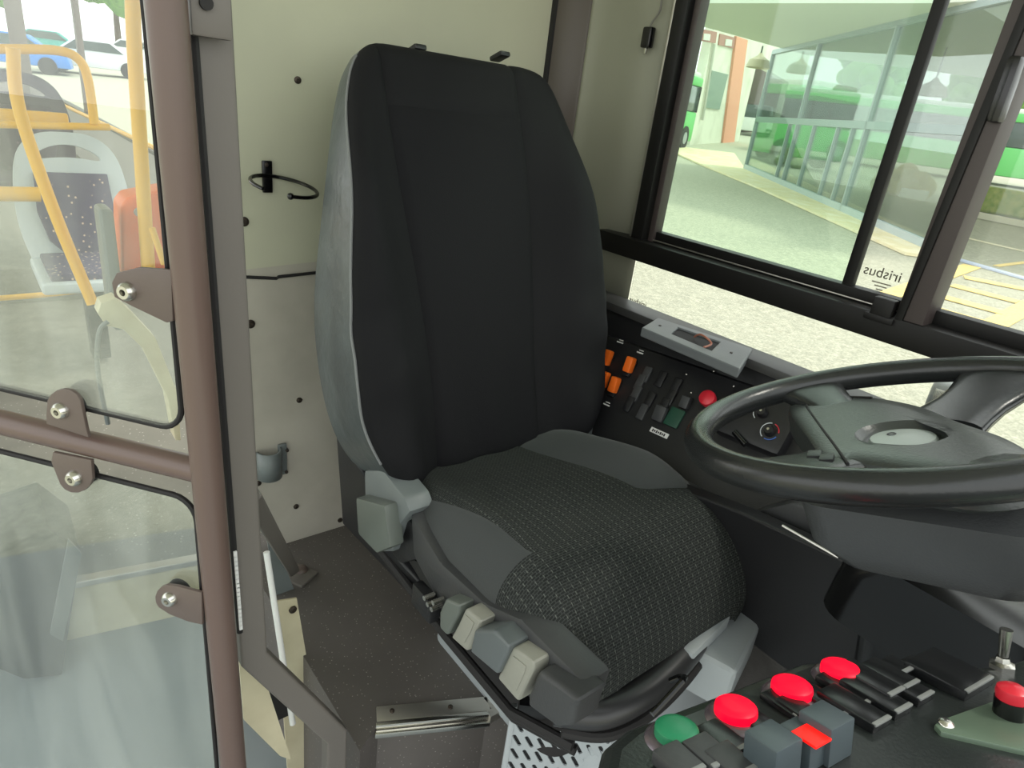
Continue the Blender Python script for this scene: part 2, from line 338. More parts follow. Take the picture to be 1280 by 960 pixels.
b = MB(); b.box((-0.06, 1.262, 1.06), (1.96, 0.004, 0.23)); lp = b.build('lower_pane', G_clear, win, smooth=False)
q = P(1105, 385, y=1.205); b = MB(); b.box(q, (0.036, 0.02, 0.035), bev=0.004); b.box(q + V3((0, 0, -0.018)), (0.05, 0.024, 0.012), bev=0.003); b.build('window_latch', M_frame, win)
# maker's mark on the glass, seen from its back
q = P(1103, 342, y=1.272); M_ink = mat('ink', rgb(90, 84, 72), 0.7)
text_obj('glass_print', 'irisbus', 0.026, M_ink, q, (-1, 0, 0), (0, 1, 0), win)
b = MB()
for k, w_ in enumerate((0.034, 0.022, 0.012)): b.box(q + V3((0.004, 0, -0.017 - 0.006 * k)), (w_, 0.0006, 0.0022))
b.build('fine_print', mat('ink_pale', rgb(140, 134, 118), 0.7), win, smooth=False)
q = P(797, 378, y=1.258); text_obj('glass_print', 'irisbus', 0.022, M_ink, q, (-1, 0, 0), (0, 1, 0), win)

# ================================================================== DRIVER SEAT
seat = thing('driver_seat', 'black and grey sprung driver seat with tall backrest and woven cushion', 'driver seat', (-0.68, 0.75, ZP))
def sm(x, a, c):
    t = min(1, max(0, (x - a) / (c - a))); return t * t * (3 - 2 * t)
def interp(tab, t):
    if t <= tab[0][0]: return tab[0][1]
    for i in range(len(tab) - 1):
        if t <= tab[i + 1][0]:
            (a, p), (c, q) = tab[i], tab[i + 1]
            p0 = tab[max(0, i - 1)]; p3 = tab[min(len(tab) - 1, i + 2)]
            m0 = (q - p0[1]) / max(1e-6, (c - p0[0])) * (c - a); m1 = (p3[1] - p) / max(1e-6, (p3[0] - a)) * (c - a); f = (t - a) / (c - a)
            return (2 * f ** 3 - 3 * f * f + 1) * p + (f ** 3 - 2 * f * f + f) * m0 + (-2 * f ** 3 + 3 * f * f) * q + (f ** 3 - f * f) * m1
    return tab[-1][1]
def gridpad(rows, left, right, seams, front, zone, origin, U, Vv, N, edge, R, back, nside=14, nmid=26):
    """soft upholstered pad as a clean grid. rows = heights along V; left/right = tables of the outline; seams = (s0(v), s1(v)); zone(i_col_zone, v)"""
    lo, hi = rows[0], rows[-1]; G_ = []; zones = []
    def drop(d): m_ = 1 - min(1, max(0, d) / R); return edge * (1 - math.sqrt(max(0, 1 - m_ * m_)))
    bf = back if callable(back) else (lambda v: back_c)
    back_c = back
    for v in rows:
        back = bf(v); l, r = interp(left, v), interp(right, v); s0, s1 = seams[0](v), seams[1](v); s0 = max(s0, l + 0.01); s1 = min(s1, r - 0.01)
        us = [l + (s0 - l) * (1 - math.cos(k / nside * pi / 2)) for k in range(nside)] + [s0 + (s1 - s0) * k / nmid for k in range(nmid)] + [s1 + (r - s1) * math.sin(k / nside * pi / 2) for k in range(nside + 1)]
        row = []
        for u in us:
            d = min(u - l, r - u); dv = min(v - lo, hi - v); row.append((u, v, front(u, v) - max(drop(d), drop(dv)) - 0.35 * min(drop(d), drop(dv))))
        mid = (l + r) / 2
        row = [(mid + (u - mid) * 0.965, v, back) for u, v, h in row[:1]] + [(mid + (u - mid) * 1.0, v, (h + back) / 2) for u, v, h in row[:1]] + row + [(mid + (u - mid) * 1.0, v, (h + back) / 2) for u, v, h in row[-1:]] + [(mid + (u - mid) * 0.965, v, back) for u, v, h in row[-1:]]
        G_.append(row)
    b0, b1 = bf(rows[0]), bf(rows[-1]); back = b0
    G_ = [[(u, v + 0.008, (h + b0) / 2) for u, v, h in G_[0]]] + G_ + [[(u, v - 0.008, (h + b1) / 2) for u, v, h in G_[-1]]]
    G_ = [[(u, v + 0.01, b0) for u, v, h in G_[0]]] + G_ + [[(u, v - 0.01, b1) for u, v, h in G_[-1]]]
    out = {}
    W_ = lambda p: V3(origin) + U * p[0] + Vv * p[1] + N * p[2]
    PT = [[V3(p) for p in r] for r in G_]; cmid = len(G_[0]) // 2; SU = []; SV = []
    for a, r in enumerate(PT):
        q_ = [0.0] * len(r)
        for k in range(cmid + 1, len(r)): q_[k] = q_[k - 1] + (r[k] - r[k - 1]).length
        for k in range(cmid - 1, -1, -1): q_[k] = q_[k + 1] - (r[k] - r[k + 1]).length
        SU.append([x_ + r[cmid].x for x_ in q_]); base_ = (SV[-1][cmid] + (r[cmid] - PT[a - 1][cmid]).length) if a else rows[0]
        SV.append([base_] * len(r))
    nc = len(G_[0]); c1 = 2 + nside; c2 = 2 + nside + nmid
    for i in range(len(G_) - 1):
        for k in range(nc - 1):
            cz = 'sideL' if k < 2 else 'L' if k < c1 else 'M' if k < c2 else 'R' if k < nc - 3 else 'sideR'
            key = zone(cz, (G_[i][k][1] + G_[i + 1][k][1]) / 2); d_ = out.setdefault(key, (MB(), {})); m_, vd = d_; vs = []
            for (a, c) in ((i, k), (i, k + 1), (i + 1, k + 1), (i + 1, k)):
                if (a, c) not in vd: vd[(a, c)] = m_.bm.verts.new(W_(G_[a][c]))
                vs.append(vd[(a, c)])
            try: f_ = m_.bm.faces.new(vs)
            except ValueError: continue
            ul = m_.bm.loops.layers.uv.verify()
            for lp_, (a, c) in zip(f_.loops, ((i, k), (i, k + 1), (i + 1, k + 1), (i + 1, k))): lp_[ul].uv = (SU[a][c], SV[a][c])
    return {k: v[0] for k, v in out.items()}
# cushion : U = forward (+X), V = left (+Y), origin at the back of the cushion
def cs0(v): return -(0.222 - 0.13 * max(0, v))
def cs1(v): return 0.068 + 0.17 * max(0, v) + 0.10 * sm(v, 0.31, 0.37)
def cfront(u, v):
    h = 0.022 + 0.042 * sm(v, 0.0, 0.30) - 0.085 * sm(v, 0.37, 0.56) ** 1.3
    h += 0.034 * sm(u, cs1(v) - 0.01, cs1(v) + 0.09) * sm(v, -0.05, 0.10) * (1 - sm(v, 0.24, 0.40))
    h += 0.020 * sm(-u, 0.12, 0.20) * sm(v, -0.05, 0.10) * (1 - sm(v, 0.26, 0.42))
    if v < 0.365: h -= 0.003 * (math.exp(-((u - cs0(v)) / 0.004) ** 2) + math.exp(-((u - cs1(v)) / 0.004) ** 2))
    return h
rows = [-0.05 + 0.03 * (k / 4) for k in range(4)] + [-0.02 + 0.385 * k / 28 for k in range(29)] + [0.365 + 0.165 * math.sin(k / 18 * pi / 2) for k in range(1, 19)]
cl = [(-0.05, -0.205), (0.10, -0.222), (0.25, -0.228), (0.40, -0.236), (0.46, -0.238), (0.50, -0.226), (0.522, -0.198), (0.532, -0.15)]
cr_t = [(-0.05, 0.20), (0.10, 0.230), (0.25, 0.252), (0.40, 0.272), (0.46, 0.274), (0.50, 0.258), (0.52, 0.228), (0.532, 0.175)]
cush = gridpad(rows, cl, cr_t, (cs0, cs1), cfront,
               lambda cz, v: 'centre' if (cz == 'M' or v > 0.365) else 'bolster_near' if cz in ('L', 'sideL') else 'bolster_far',
               (-0.93, 0.752, 0.775), V3((0, 1, 0)), V3((1, 0, 0)), V3((0, 0, 1)), 0.072, 0.075, -0.075, nside=16, nmid=30)
cush['centre'].build('seat_cushion', M_weave, seat, angle=70)['label'] = 'woven cushion centre'
cush['bolster_near'].build('side_bolster', M_bolster, seat, angle=70); cush['bolster_far'].build('side_bolster', M_bolster, seat, angle=70)
# backrest
Bo = V3((-0.935, 0.75, 0.80)); Hh = V3((-0.25, 0, 0.70)).normalized(); Nn = V3((Hh.z, 0, -Hh.x)); Yy = V3((0, 1, 0))
def bsx(v): return 0.150 - 0.025 * (1 - sm(v, 0.1, 0.6))
def bfront(u, v):
    h = 0.045 + 0.018 * math.sin(max(0, min(1, v / 0.75)) * math.pi); sx_ = bsx(v)
    wing = sm(abs(u), sx_, sx_ + 0.10); h += wing * 0.055 * (1 - sm(v, 0.45, 0.72))
    h -= 0.006 * math.exp(-((abs(u) - sx_) / 0.005) ** 2)
    if abs(u) < sx_: h -= 0.004 * math.exp(-((v - 0.645) / 0.005) ** 2)
    h += 0.0045 * math.sin(38 * v + 14 * u + 3 * math.sin(9 * u)) * wing * (1 - sm(v, 0.10, 0.42)) + 0.0035 * math.sin(60 * u + 12 * v) * (1 - sm(v, 0.02, 0.2))
    h += 0.0022 * math.sin(70 * v - 40 * u) * wing * math.exp(-((v - 0.25) / 0.08) ** 2)
    return h
rows = [-0.035 + 0.06 * (1 - math.cos(k / 8 * pi / 2)) for k in range(8)] + [0.025 + 0.62 * k / 44 for k in range(45)] + [0.645 + 0.113 * math.sin(k / 14 * pi / 2) for k in range(1, 15)]
bl = [(-0.035, -0.20), (-0.01, -0.235), (0.06, -0.272), (0.16, -0.288), (0.30, -0.284), (0.45, -0.262), (0.60, -0.232), (0.70, -0.200), (0.74, -0.175), (0.758, -0.150)]
br = [(-0.035, 0.20), (-0.01, 0.245), (0.06, 0.285), (0.16, 0.300), (0.30, 0.304), (0.45, 0.298), (0.60, 0.286), (0.69, 0.272), (0.735, 0.245), (0.758, 0.20)]
bk = gridpad(rows, bl, br, (lambda v: -bsx(v), bsx), bfront,
             lambda cz, v: 'gusset' if cz == 'sideL' else 'cover' if cz in ('L', 'R', 'sideR') else 'head' if v > 0.645 else 'centre',
             Bo, Yy, Hh, Nn, 0.030, 0.035, lambda v: -0.10 + 0.055 * sm(v, 0.25, 0.62))
cov = bk['cover'].build('backrest_cover', M_cover, seat, angle=75); bk['centre'].build('centre_panel', mat('black_centre_cloth', rgb(27, 27, 29), 0.85, spec=0.15, bump=(500, 0.2)), seat, angle=75)
bk['head'].build('head_panel', M_cover, seat, angle=75); bk['gusset'].build('side_gusset', M_shiny, seat, angle=75)['label'] = 'shiny grey side panel of the backrest'
for tab in (bl, br):
    vv = [0.03 + 0.70 * k / 60 for k in range(61)]
    m_ = MB(); m_.tube([Bo + Yy * interp(tab, v) * 1.004 + Hh * v + Nn * (bfront(interp(tab, v), v) - 0.028) for v in vv], 0.0026, n=6); m_.build('piping', mat('grey_piping', rgb(120, 122, 122), 0.6), seat)
b = MB(); b.box(Bo + Hh * 0.20 - Nn * 0.105, (0.36, 0.40, 0.04), R=frameR(Yy, Nn), bev=0.018); b.build('back_shell', M_black, seat)
for (u, v) in ((520, 64), (625, 72)):
    q = PL(u, v, Bo - Nn * 0.01, Nn); b = MB(); b.box(q + Hh * 0.002, (0.026, 0.04, 0.010), R=frameR(Yy, Hh), bev=0.004); b.build('headrest_cap', M_black, seat)
# recliner covers
def plate_y(pix, y0, thick, bev=0.006):
    m_ = MB(); m_.prism([P(u, v, y=y0) for u, v in pix], (0, thick, 0), bev=bev); return m_
plate_y([(455, 588), (478, 588), (505, 622), (512, 640), (500, 655), (490, 690), (470, 690), (456, 640)], 0.50, 0.05).build('recliner_cover', M_greyp, seat)
plate_y([(444, 622), (480, 632), (487, 685), (470, 692), (447, 668)], 0.475, 0.03).build('recliner_knob', mat('green_grey_plastic', rgb(98, 104, 98), 0.4), seat)
plate_y([(500, 640), (520, 660), (520, 700), (500, 705), (488, 690)], 0.515, 0.05).build('recliner_bracket', M_black, seat)
b = MB(); b.box(P(722, 520, x=-0.9), (0.08, 0.035, 0.09), bev=0.012); b.build('recliner_cover', M_greyp, seat)
# rear skirt of the seat: the dark panel down to the floor behind the recliner
b = MB(); b.prism([P(420, 545, x=-1.08), P(455, 590, x=-1.0), P(500, 700, x=-0.86), P(540, 745, x=-0.78), P(540, 775, x=-0.78), P(470, 690, x=-1.0), P(428, 655, x=-1.12)], (0.02, 0.16, 0), bev=0.004); b.build('rear_skirt', M_black, seat)
# side rail with levers
y0 = 0.505
plate_y([(505, 695), (530, 705), (640, 810), (722, 880), (716, 902), (640, 862), (540, 752)], y0 + 0.02, 0.05, 0.008).build('side_rail', M_black, seat)
plate_y([(512, 640), (550, 704), (605, 754), (650, 774), (732, 856), (722, 888), (640, 836), (548, 756), (515, 695)], y0 + 0.004, 0.05, 0.01).build('cushion_skirt', M_greyd, seat)
def lever(pix, m, inset=None, y=0.482, dy=0.05, bev=0.006):
    m_ = MB(); m_.prism([P(u, v, y=y) for u, v in pix], (0, dy, 0), bev=bev, seg=3); o_ = m_.build('lever', m, seat)
    if inset:
        cu, cv = sum(p[0] for p in inset) / len(inset), sum(p[1] for p in inset) / len(inset)
        m_ = MB(); m_.prism([P(u, v, y=y - 0.0015) for u, v in inset], (0, 0.004, 0), bev=0.0012); m_.build('lever_face', m, o_)
    return o_
M_gg = mat('green_grey_plastic', rgb(98, 104, 98), 0.4)
lever([(556, 749), (574, 757), (572, 770), (558, 795), (549, 785), (549, 765)], M_gg)
lever([(581, 761), (601, 777), (596, 792), (583, 815), (563, 797), (570, 785)], M_greyk, [(581, 768), (592, 779), (588, 790), (580, 804), (568, 794), (573, 785)])
lever([(592, 788), (617, 788), (636, 808), (633, 819), (621, 844), (587, 815)], mat('mid_grey_plastic', rgb(92, 98, 99), 0.4), y=0.474)
lever([(640, 809), (667, 828), (667, 838), (647, 878), (621, 848)], M_greyk, [(641, 820), (657, 833), (656, 840), (645, 864), (628, 847)])
lever([(672, 838), (724, 876), (717, 887), (713, 910), (694, 910), (658, 883), (659, 869)], M_greyd, dy=0.055, bev=0.010)
for (u, v) in ((530, 748), (534, 756), (541, 754), (539, 762)):
    q = P(u, v, y=0.485); b = MB(); b.cyl(q, q + V3((0, 0.02, 0)), 0.0045, n=12); b.build('air_fitting', M_steel, seat)
b = MB(); q = P(532, 752, y=0.50); b.box(q, (0.06, 0.02, 0.045), bev=0.004); b.build('valve_block', M_black, seat)
# seat pan / front bar under the cushion
b = MB(); b.box((-0.66, 0.755, 0.672), (0.50, 0.44, 0.045), bev=0.018, seg=3); b.build('seat_pan', M_greyd, seat)
fr = spline([P(700, 895, z=0.66), P(760, 900, z=0.66), P(820, 868, z=0.66), P(870, 815, z=0.665), P(895, 765, z=0.67)], 6)
b = MB(); b.tube([p + V3((-0.012, 0, 0.004)) for p in fr], 0.024, n=14); b.build('front_rim', mat('rim_grey', rgb(46, 46, 47), 0.35), seat)
b = MB(); b.tube([p + V3((0.008, 0.0, -0.022)) for p in fr], 0.009, n=10); b.build('front_trim', M_rubber, seat)
b = MB(); q0 = P(845, 818, z=0.67); q1 = P(893, 770, z=0.67); b.box((q0 + q1) / 2 + V3((0.018, 0, 0.008)), ((q1 - q0).length, 0.02, 0.03), R=frameR(q1 - q0, (0, 0, 1)), bev=0.006); b.build('front_handle', M_light, seat)
b = MB(); b.tube([V3((-0.97, 0.53, 0.62)), V3((-0.86, 0.535, 0.605)), V3((-0.7, 0.535, 0.59)), V3((-0.52, 0.54, 0.58)), V3((-0.42, 0.58, 0.585))], 0.009, n=10)
b.tube([V3((-0.97, 0.54, 0.605)), V3((-0.86, 0.545, 0.59)), V3((-0.7, 0.545, 0.572)), V3((-0.52, 0.55, 0.562)), V3((-0.42, 0.59, 0.567))], 0.008, n=10); b.build('bellows_edge', M_rubber, seat)
# suspension: tapering bellows plus grey base
def rrect(x0, x1, y0_, y1, z, r=0.04, n=5):
    out = []
    for cx_, cy_, a0 in ((x1 - r, y1 - r, 0), (x0 + r, y1 - r, 90), (x0 + r, y0_ + r, 180), (x1 - r, y0_ + r, 270)):
        for k in range(n + 1):
            a = math.radians(a0 + 90 * k / n); out.append((cx_ + r * math.cos(a), cy_ + r * math.sin(a), z))
    return out
b = MB(); rg = []
for k in range(13):
    z = 0.65 - 0.015 * k; o_ = 0.012 if k % 2 else 0.0; rg.append(rrect(-0.88 + o_, -0.47 - o_, 0.60 + o_, 0.93 - o_, z))
b.loft(rg); b.build('bellows', M_rubber, seat)
b = MB(); b.loft([rrect(-0.90, -0.44, 0.66, 0.99, 0.50), rrect(-0.90, -0.42, 0.66, 1.02, 0.44), rrect(-0.92, -0.42, 0.66, 1.03, ZP)]); b.build('base_box', M_light, seat, angle=30)
b = MB(); q = P(895, 812, x=-0.40); b.box(q, (0.10, 0.16, 0.09), R=rotz(0.3), bev=0.014, seg=3); b.build('base_cover', M_light, seat)
q = [P(775, 885, x=-0.38), P(850, 830, x=-0.40), P(875, 850, x=-0.40), P(800, 905, x=-0.38)]
b = MB(); b.prism(q, (-0.05, 0, -0.015), bev=0.004); b.build('base_cover', M_light, seat)
b = MB(); b.tube([P(815, 893, x=-0.33), P(835, 872, x=-0.33), P(853, 852, x=-0.33), P(856, 847, x=-0.335), P(850, 846, x=-0.35), P(838, 851, x=-0.36)], 0.0045, n=10); b.build('release_handle', M_gloss, seat)

# ================================================================== vent panel under the seat
vent = thing('vent_panel', 'white perforated metal panel with slanted slots under the seat front', 'panel', (-0.52, 0.62, 0.35))
from math import pi
VL = V3((-0.535, 0.567, 0)); VT = V3((0.66, 0.75, 0)).normalized(); VNn = V3((0.75, -0.66, 0))
def vpt(p, dx=0.0): return VL + VT * (p[0] - 0.548) + V3((0, 0, p[1])) + VNn * dx
def vent_mesh():
    m_ = MB(); bm = m_.bm; x = -0.525; y0, y1, z0, z1 = 0.548, 0.72, 0.02, 0.56
    cy, cz = 0.0205, 0.032; ny = int((y1 - y0) / cy); nz = int((z1 - z0) / cz)
    for i in range(ny):
        for k in range(nz):
            a = y0 + i * cy; c = z0 + k * cz; b4 = [(a, c), (a + cy, c), (a + cy, c + cz), (a, c + cz)]
            # slot: slanted capsule
            sc = (a + cy / 2, c + cz / 2); an = math.radians(120); hl, rr = 0.0100, 0.0036; loop = []
            for j in range(16):
                th = 2 * pi * j / 16; dx, dz = rr * math.cos(th), rr * math.sin(th); dx += (hl if math.cos(th) > 1e-6 else -hl if math.cos(th) < -1e-6 else 0)
                loop.append((sc[0] + dx * math.cos(an) - dz * math.sin(an), sc[1] + dx * math.sin(an) + dz * math.cos(an)))
            outer = []
            for (ly, lz) in loop:
                vy, vz = ly - sc[0], lz - sc[1]; s = min((cy / 2) / max(abs(vy), 1e-9), (cz / 2) / max(abs(vz), 1e-9)); outer.append((sc[0] + vy * s, sc[1] + vz * s))
            # add the corners by snapping
            for cr_ in b4:
                j = min(range(16), key=lambda t: (outer[t][0] - cr_[0]) ** 2 + (outer[t][1] - cr_[1]) ** 2); outer[j] = cr_
            vi = [bm.verts.new(vpt(p)) for p in loop]; vo = [bm.verts.new(vpt(p)) for p in outer]; vb = [bm.verts.new(vpt(p, -0.003)) for p in loop]
            for j in range(16):
                j2 = (j + 1) % 16; bm.faces.new((vi[j], vi[j2], vo[j2], vo[j])); bm.faces.new((vi[j], vi[j2], vb[j2], vb[j]))
    return m_
vent_mesh().build('perforated_sheet', M_light, vent, smooth=False)
b = MB(); b.box(vpt((0.628, 0.29), -0.019), (0.15, 0.54, 0.03), R=frameR(VT, VNn)); b.build('vent_backing', M_black, vent, smooth=False)
b = MB(); b.box(vpt((0.545, 0.29), -0.003), (0.010, 0.54, 0.010), R=frameR(VT, VNn), bev=0.003); b.build('edge_strip', M_light, vent)

# ================================================================== step nosing on the platform
nose = thing('step_nosing', 'bright metal nosing screwed to the edge of the cab step', 'step trim', (-0.74, 0.55, ZP))
na, nb_, nc = P(472, 893, z=ZP + .004), P(610, 880, z=ZP + .004), P(648, 858, z=ZP + .004)
na2, nb2, nc2 = P(470, 915, z=ZP + 0.004), P(612, 898, z=ZP + 0.004), P(655, 872, z=ZP + .004)
def strip(p, q, w, h, z, m, nm):
    m_ = MB(); m_.box((p + q) / 2 + V3((0, 0, z)), ((q - p).length + 0.004, w, h), R=frameR(q - p, (0, 0, 1)), bev=0.002); return m_.build(nm, m, nose)
strip(na, nb_, 0.034, 0.004, 0, M_alu, 'top_plate'); strip(nb_, nc, 0.034, 0.004, 0, M_alu, 'top_plate')
for k, dd in ((0, 0.022), (1, 0.031)):
    off = (na2 - na).normalized() * dd
    off1 = (nb2 - nb_).normalized() * dd
    strip(na + off, nb_ + off1, 0.009, 0.012, -0.004 - 0.012 * k, M_steel, 'ribbed_lip')
strip(nb_ + (nb2 - nb_).normalized() * .024, nc + (nc2 - nc).normalized() * .024, 0.016, 0.02, -0.008, M_alu, 'ribbed_lip')
for u in (490, 563): screw(u, 889 if u < 500 else 884, nose, z=ZP + 0.006, x=None, r=0.005, nrm=(0, 0, 1))

# ================================================================== CAB DOOR (swung back) and its frame
dd = V3((-0.78, -0.626, 0)).normalized(); dn_ = V3((0.626, -0.78, 0)).normalized(); PC = V3((-0.714, 0.177, 0))
def D(u, v, off=0.0): return PL(u, v, PC + dn_ * off, dn_)
door = thing('cab_door', 'glazed cab door with brown tube frame, swung open to the left', 'door', (PC.x, PC.y, ZL))
pa, pz = P(291, 950, x=-0.716), P(207, 0, x=-0.716); pv = (pz - pa) / (pz.z - pa.z)
b = MB(); b.cyl(pa + pv * (ZL + 0.04 - pa.z), pa + pv * (2.2 - pa.z), 0.0178, n=28); b.build('hinge_pole', M_pole, door)
z1 = D(250, 588).z; b = MB(); b.cyl(PC + V3((0, 0, z1)) + dd * 0.015, PC + V3((0, 0, z1)) + dd * 0.75, 0.0155, n=24); b.build('cross_bar', M_pole, door)
def pane(pix, name):
    m_ = MB(); m_.prism([D(u, v) for u, v in pix], dn_ * 0.005); return m_.build(name, G_door, door, smooth=False)
zt = z1 + 0.03; zb = z1 - 0.03
e = 0.040; up_e = D(200, 200); 
def dp(s, z, off=0.0): return PC + dd * s + V3((0, 0, z)) + dn_ * off
def corner(s0, zc, r, qa, qb, n=6): return [dp(s0 + r * math.cos(math.radians(qa + (qb - qa) * k / n)), zc + r * math.sin(math.radians(qa + (qb - qa) * k / n))) for k in range(n + 1)]
s1 = (D(200, 250) - PC - V3((0, 0, D(200, 250).z))).dot(dd); s2 = (D(231, 540) - PC).dot(dd); s3 = (D(250, 680) - PC).dot(dd)
upo = [dp(0.72, 2.1), dp(s1, 2.1)] + [dp(s2 + 0.03 - 0.03 * math.cos(math.radians(t)), zt + 0.02 + 0.03 - 0.03 * math.sin(math.radians(t))) for t in range(0, 91, 15)] + [dp(0.72, zt + 0.02)]
loo = [dp(0.72, zb - 0.012)] + [dp(s3 + 0.03 - 0.03 * math.sin(math.radians(t)), zb - 0.012 - 0.03 + 0.03 * math.cos(math.radians(t))) for t in range(0, 91, 15)] + [dp(s3, 0.20), dp(0.72, 0.20)]
for po, nm in ((upo, 'upper_pane'), (loo, 'lower_pane')):
    b = MB(); b.prism(po, dn_ * 0.005); pn = b.build(nm, G_door, door, smooth=False)
    b = MB(); b.tube([p + dn_ * 0.0025 for p in po], 0.0035, n=8); b.build('pane_gasket', M_rubber, door)
def clamp(pix, bolt, back=True):
    m_ = MB(); m_.prism([D(u, v, 0.012) for u, v in pix], dn_ * 0.005, bev=0.0015); c = m_.build('clamp_plate', M_plate, door)
    q = D(*bolt, 0.017); m2 = MB(); m2.lathe([(0.0025, 0.003), (0.0035, 0.008), (0.007, 0.008), (0.0095, 0.005), (0.0105, 0.0)], q, dn_, n=24)
    m2.build('bolt', M_steel, c)
    m3 = MB(); m3.cyl(q - dn_ * 0.02, q - dn_ * 0.006, 0.016, n=24); m3.cyl(q + dn_ * 0.0, q + dn_ * 0.0025, 0.0035, n=6); m3.build('rubber_washer', M_rubber, c)
def arc(cx, cy, r, a0, a1, n=8, ry=None): return [(cx + r * math.cos(math.radians(a0 + (a1 - a0) * k / n)), cy - (ry or r) * math.sin(math.radians(a0 + (a1 - a0) * k / n))) for k in range(n + 1)]
clamp([(218, 336), (204, 335), (178, 333), (150, 340), (144, 352), (147, 370), (170, 382), (212, 402), (220, 400)], (160, 364))
clamp([(62, 528)] + [(62, 515)] + arc(84, 506, 22, 160, 20, 6) + [(112, 535), (115, 545)], (77, 513))
clamp([(70, 563), (118, 573), (119, 590)] + arc(98, 592, 22, -10, -150, 6) + [(68, 575)], (94, 597))
clamp([(255, 738), (225, 730)] + arc(214, 745, 17, 100, 220, 5) + [(215, 765), (238, 774), (256, 778)], (213, 748))
# post frame of the partition
XP = -0.752
fr_ = thing('partition_frame', 'taupe square tube post frame beside the door pole, kinked at its foot', 'frame', (XP, 0.235, 0.3))
def sq(p0, p1, w, nm, d=None, m=M_post, par=fr_, upv=(1, 0, 0)):
    p0, p1 = V3(p0), V3(p1); m_ = MB(); m_.box((p0 + p1) / 2, ((p1 - p0).length, w, d or w), R=frameR(p1 - p0, upv), bev=0.005, seg=3); return m_.build(nm, m, par)
pb = P(315, 818, x=XP); pc_ = P(418, 915, x=XP)
# the three limbs are mitred in one piece
def mitre(pts, w, d):
    m_ = MB(); rings = []
    for i, p in enumerate(pts):
        a = (pts[i] - pts[i - 1]).normalized() if i else (pts[1] - pts[0]).normalized(); c = (pts[i + 1] - pts[i]).normalized() if i < len(pts) - 1 else a
        t = (a + c).normalized(); sd = V3((1, 0, 0)).cross(t).normalized(); k = 1 / max(0.5, t.dot(a)); u = V3((1, 0, 0))
        rings.append([p + sd * w / 2 * k + u * d / 2, p - sd * w / 2 * k + u * d / 2, p - sd * w / 2 * k - u * d / 2, p + sd * w / 2 * k - u * d / 2])
    m_.loft(rings); return m_
ytop = P(281, 300, x=XP).y
mitre([P(262, 0, x=XP) + (P(262, 0, x=XP) - P(305, 620, x=XP)) * 0.6, pb, V3((XP, pc_.y, pc_.z)), V3((XP, pc_.y, -0.04))], 0.037, 0.026).build('post', M_post, fr_, bevel=0.004, smooth=False)
q = P(262, 10, x=XP + 0.03); b = MB(); b.box(q, (0.012, 0.036, 0.05), bev=0.003); tb = b.build('top_bracket', M_post, fr_)
q = P(257, 4, x=XP + 0.037); b = MB(); b.cyl(q, q + V3((0.004, 0, 0)), 0.006, n=14); b.build('bolt', M_rubber, tb)
# brace to the platform and its foot
f0 = V3((XP - 0.02, ytop + 0.02, 0.93)); f1 = P(366, 712, z=ZP + 0.03)
sq(f0, f1, 0.026, 'brace', 0.026)
b = MB(); q = P(372, 718, z=ZP + 0.004); b.box(q, (0.075, 0.06, 0.007), R=rotz(0.5), bev=0.002); ft = b.build('foot_flange', M_post, fr_)
b = MB(); b.lathe([(0.0, 0.008), (0.008, 0.008), (0.014, 0.005), (0.017, 0)], q + V3((-0.008, 0.012, 0.004)), (0, 0, 1)); b.build('bolt', M_plate, ft)
g0, g1 = P(239, 0, x=XP + 0.018), P(300, 790, x=XP + 0.018); gv = g1 - g0
b = MB(); b.tube([g0 - gv * 0.4, g1], 0.0042, n=8); b.build('gap_shade_strip', M_rubber, fr_)  # dark tube added to draw the shaded gap between pole and post
# serrated strip in the gap between pole and post
b = MB()
for k in range(18): b.box(g0 + gv * (0.82 + 0.0095 * k) + V3((0.006, 0, 0)), (0.003, 0.004, 0.0085))
b.build('brush_strip', M_white, fr_, smooth=False)
# lower skirting: cream panels, white rod
sk = thing('partition_skirt', 'cream sheet metal skirt with white rod below the partition post', 'panel', (-0.9, 0.36, 0.3))
b = MB(); b.prism([P(297, 800, x=-0.80), P(330, 845, x=-0.80), P(364, 950, x=-0.80), P(350, 945, x=-0.80), P(305, 900, x=-0.80)], (-0.004, 0, 0)); b.build('wedge_panel', M_cream, sk, smooth=False)
b = MB(); b.prism([P(345, 752, x=-1.0), P(371, 748, x=-1.0), P(388, 850, x=-1.0), P(420, 1000, x=-1.0), P(362, 1000, x=-1.0)], (-0.004, 0, 0)); cp = b.build('cover_panel', M_cream, sk, smooth=False)
screw(366, 762, cp, x=-0.998, r=0.008); screw(393, 950, cp, x=-0.998, r=0.008)
b = MB(); b.cyl(P(333, 690, x=-0.95), P(366, 905, x=-0.86), 0.0055, n=12); b.build('rod', M_white, sk)
b = MB(); b.box(P(345, 872, x=-0.88), (0.02, 0.05, 0.10), bev=0.004); b.build('hinge_block', M_rubber, sk)
b = MB(); b.prism([P(330, 650, x=-1.2), P(358, 712, x=-1.2), P(371, 745, x=-1.2), P(345, 745, x=-1.2)], (-0.004, 0, 0)); b.build('filler_panel', M_greyp, sk, smooth=False)

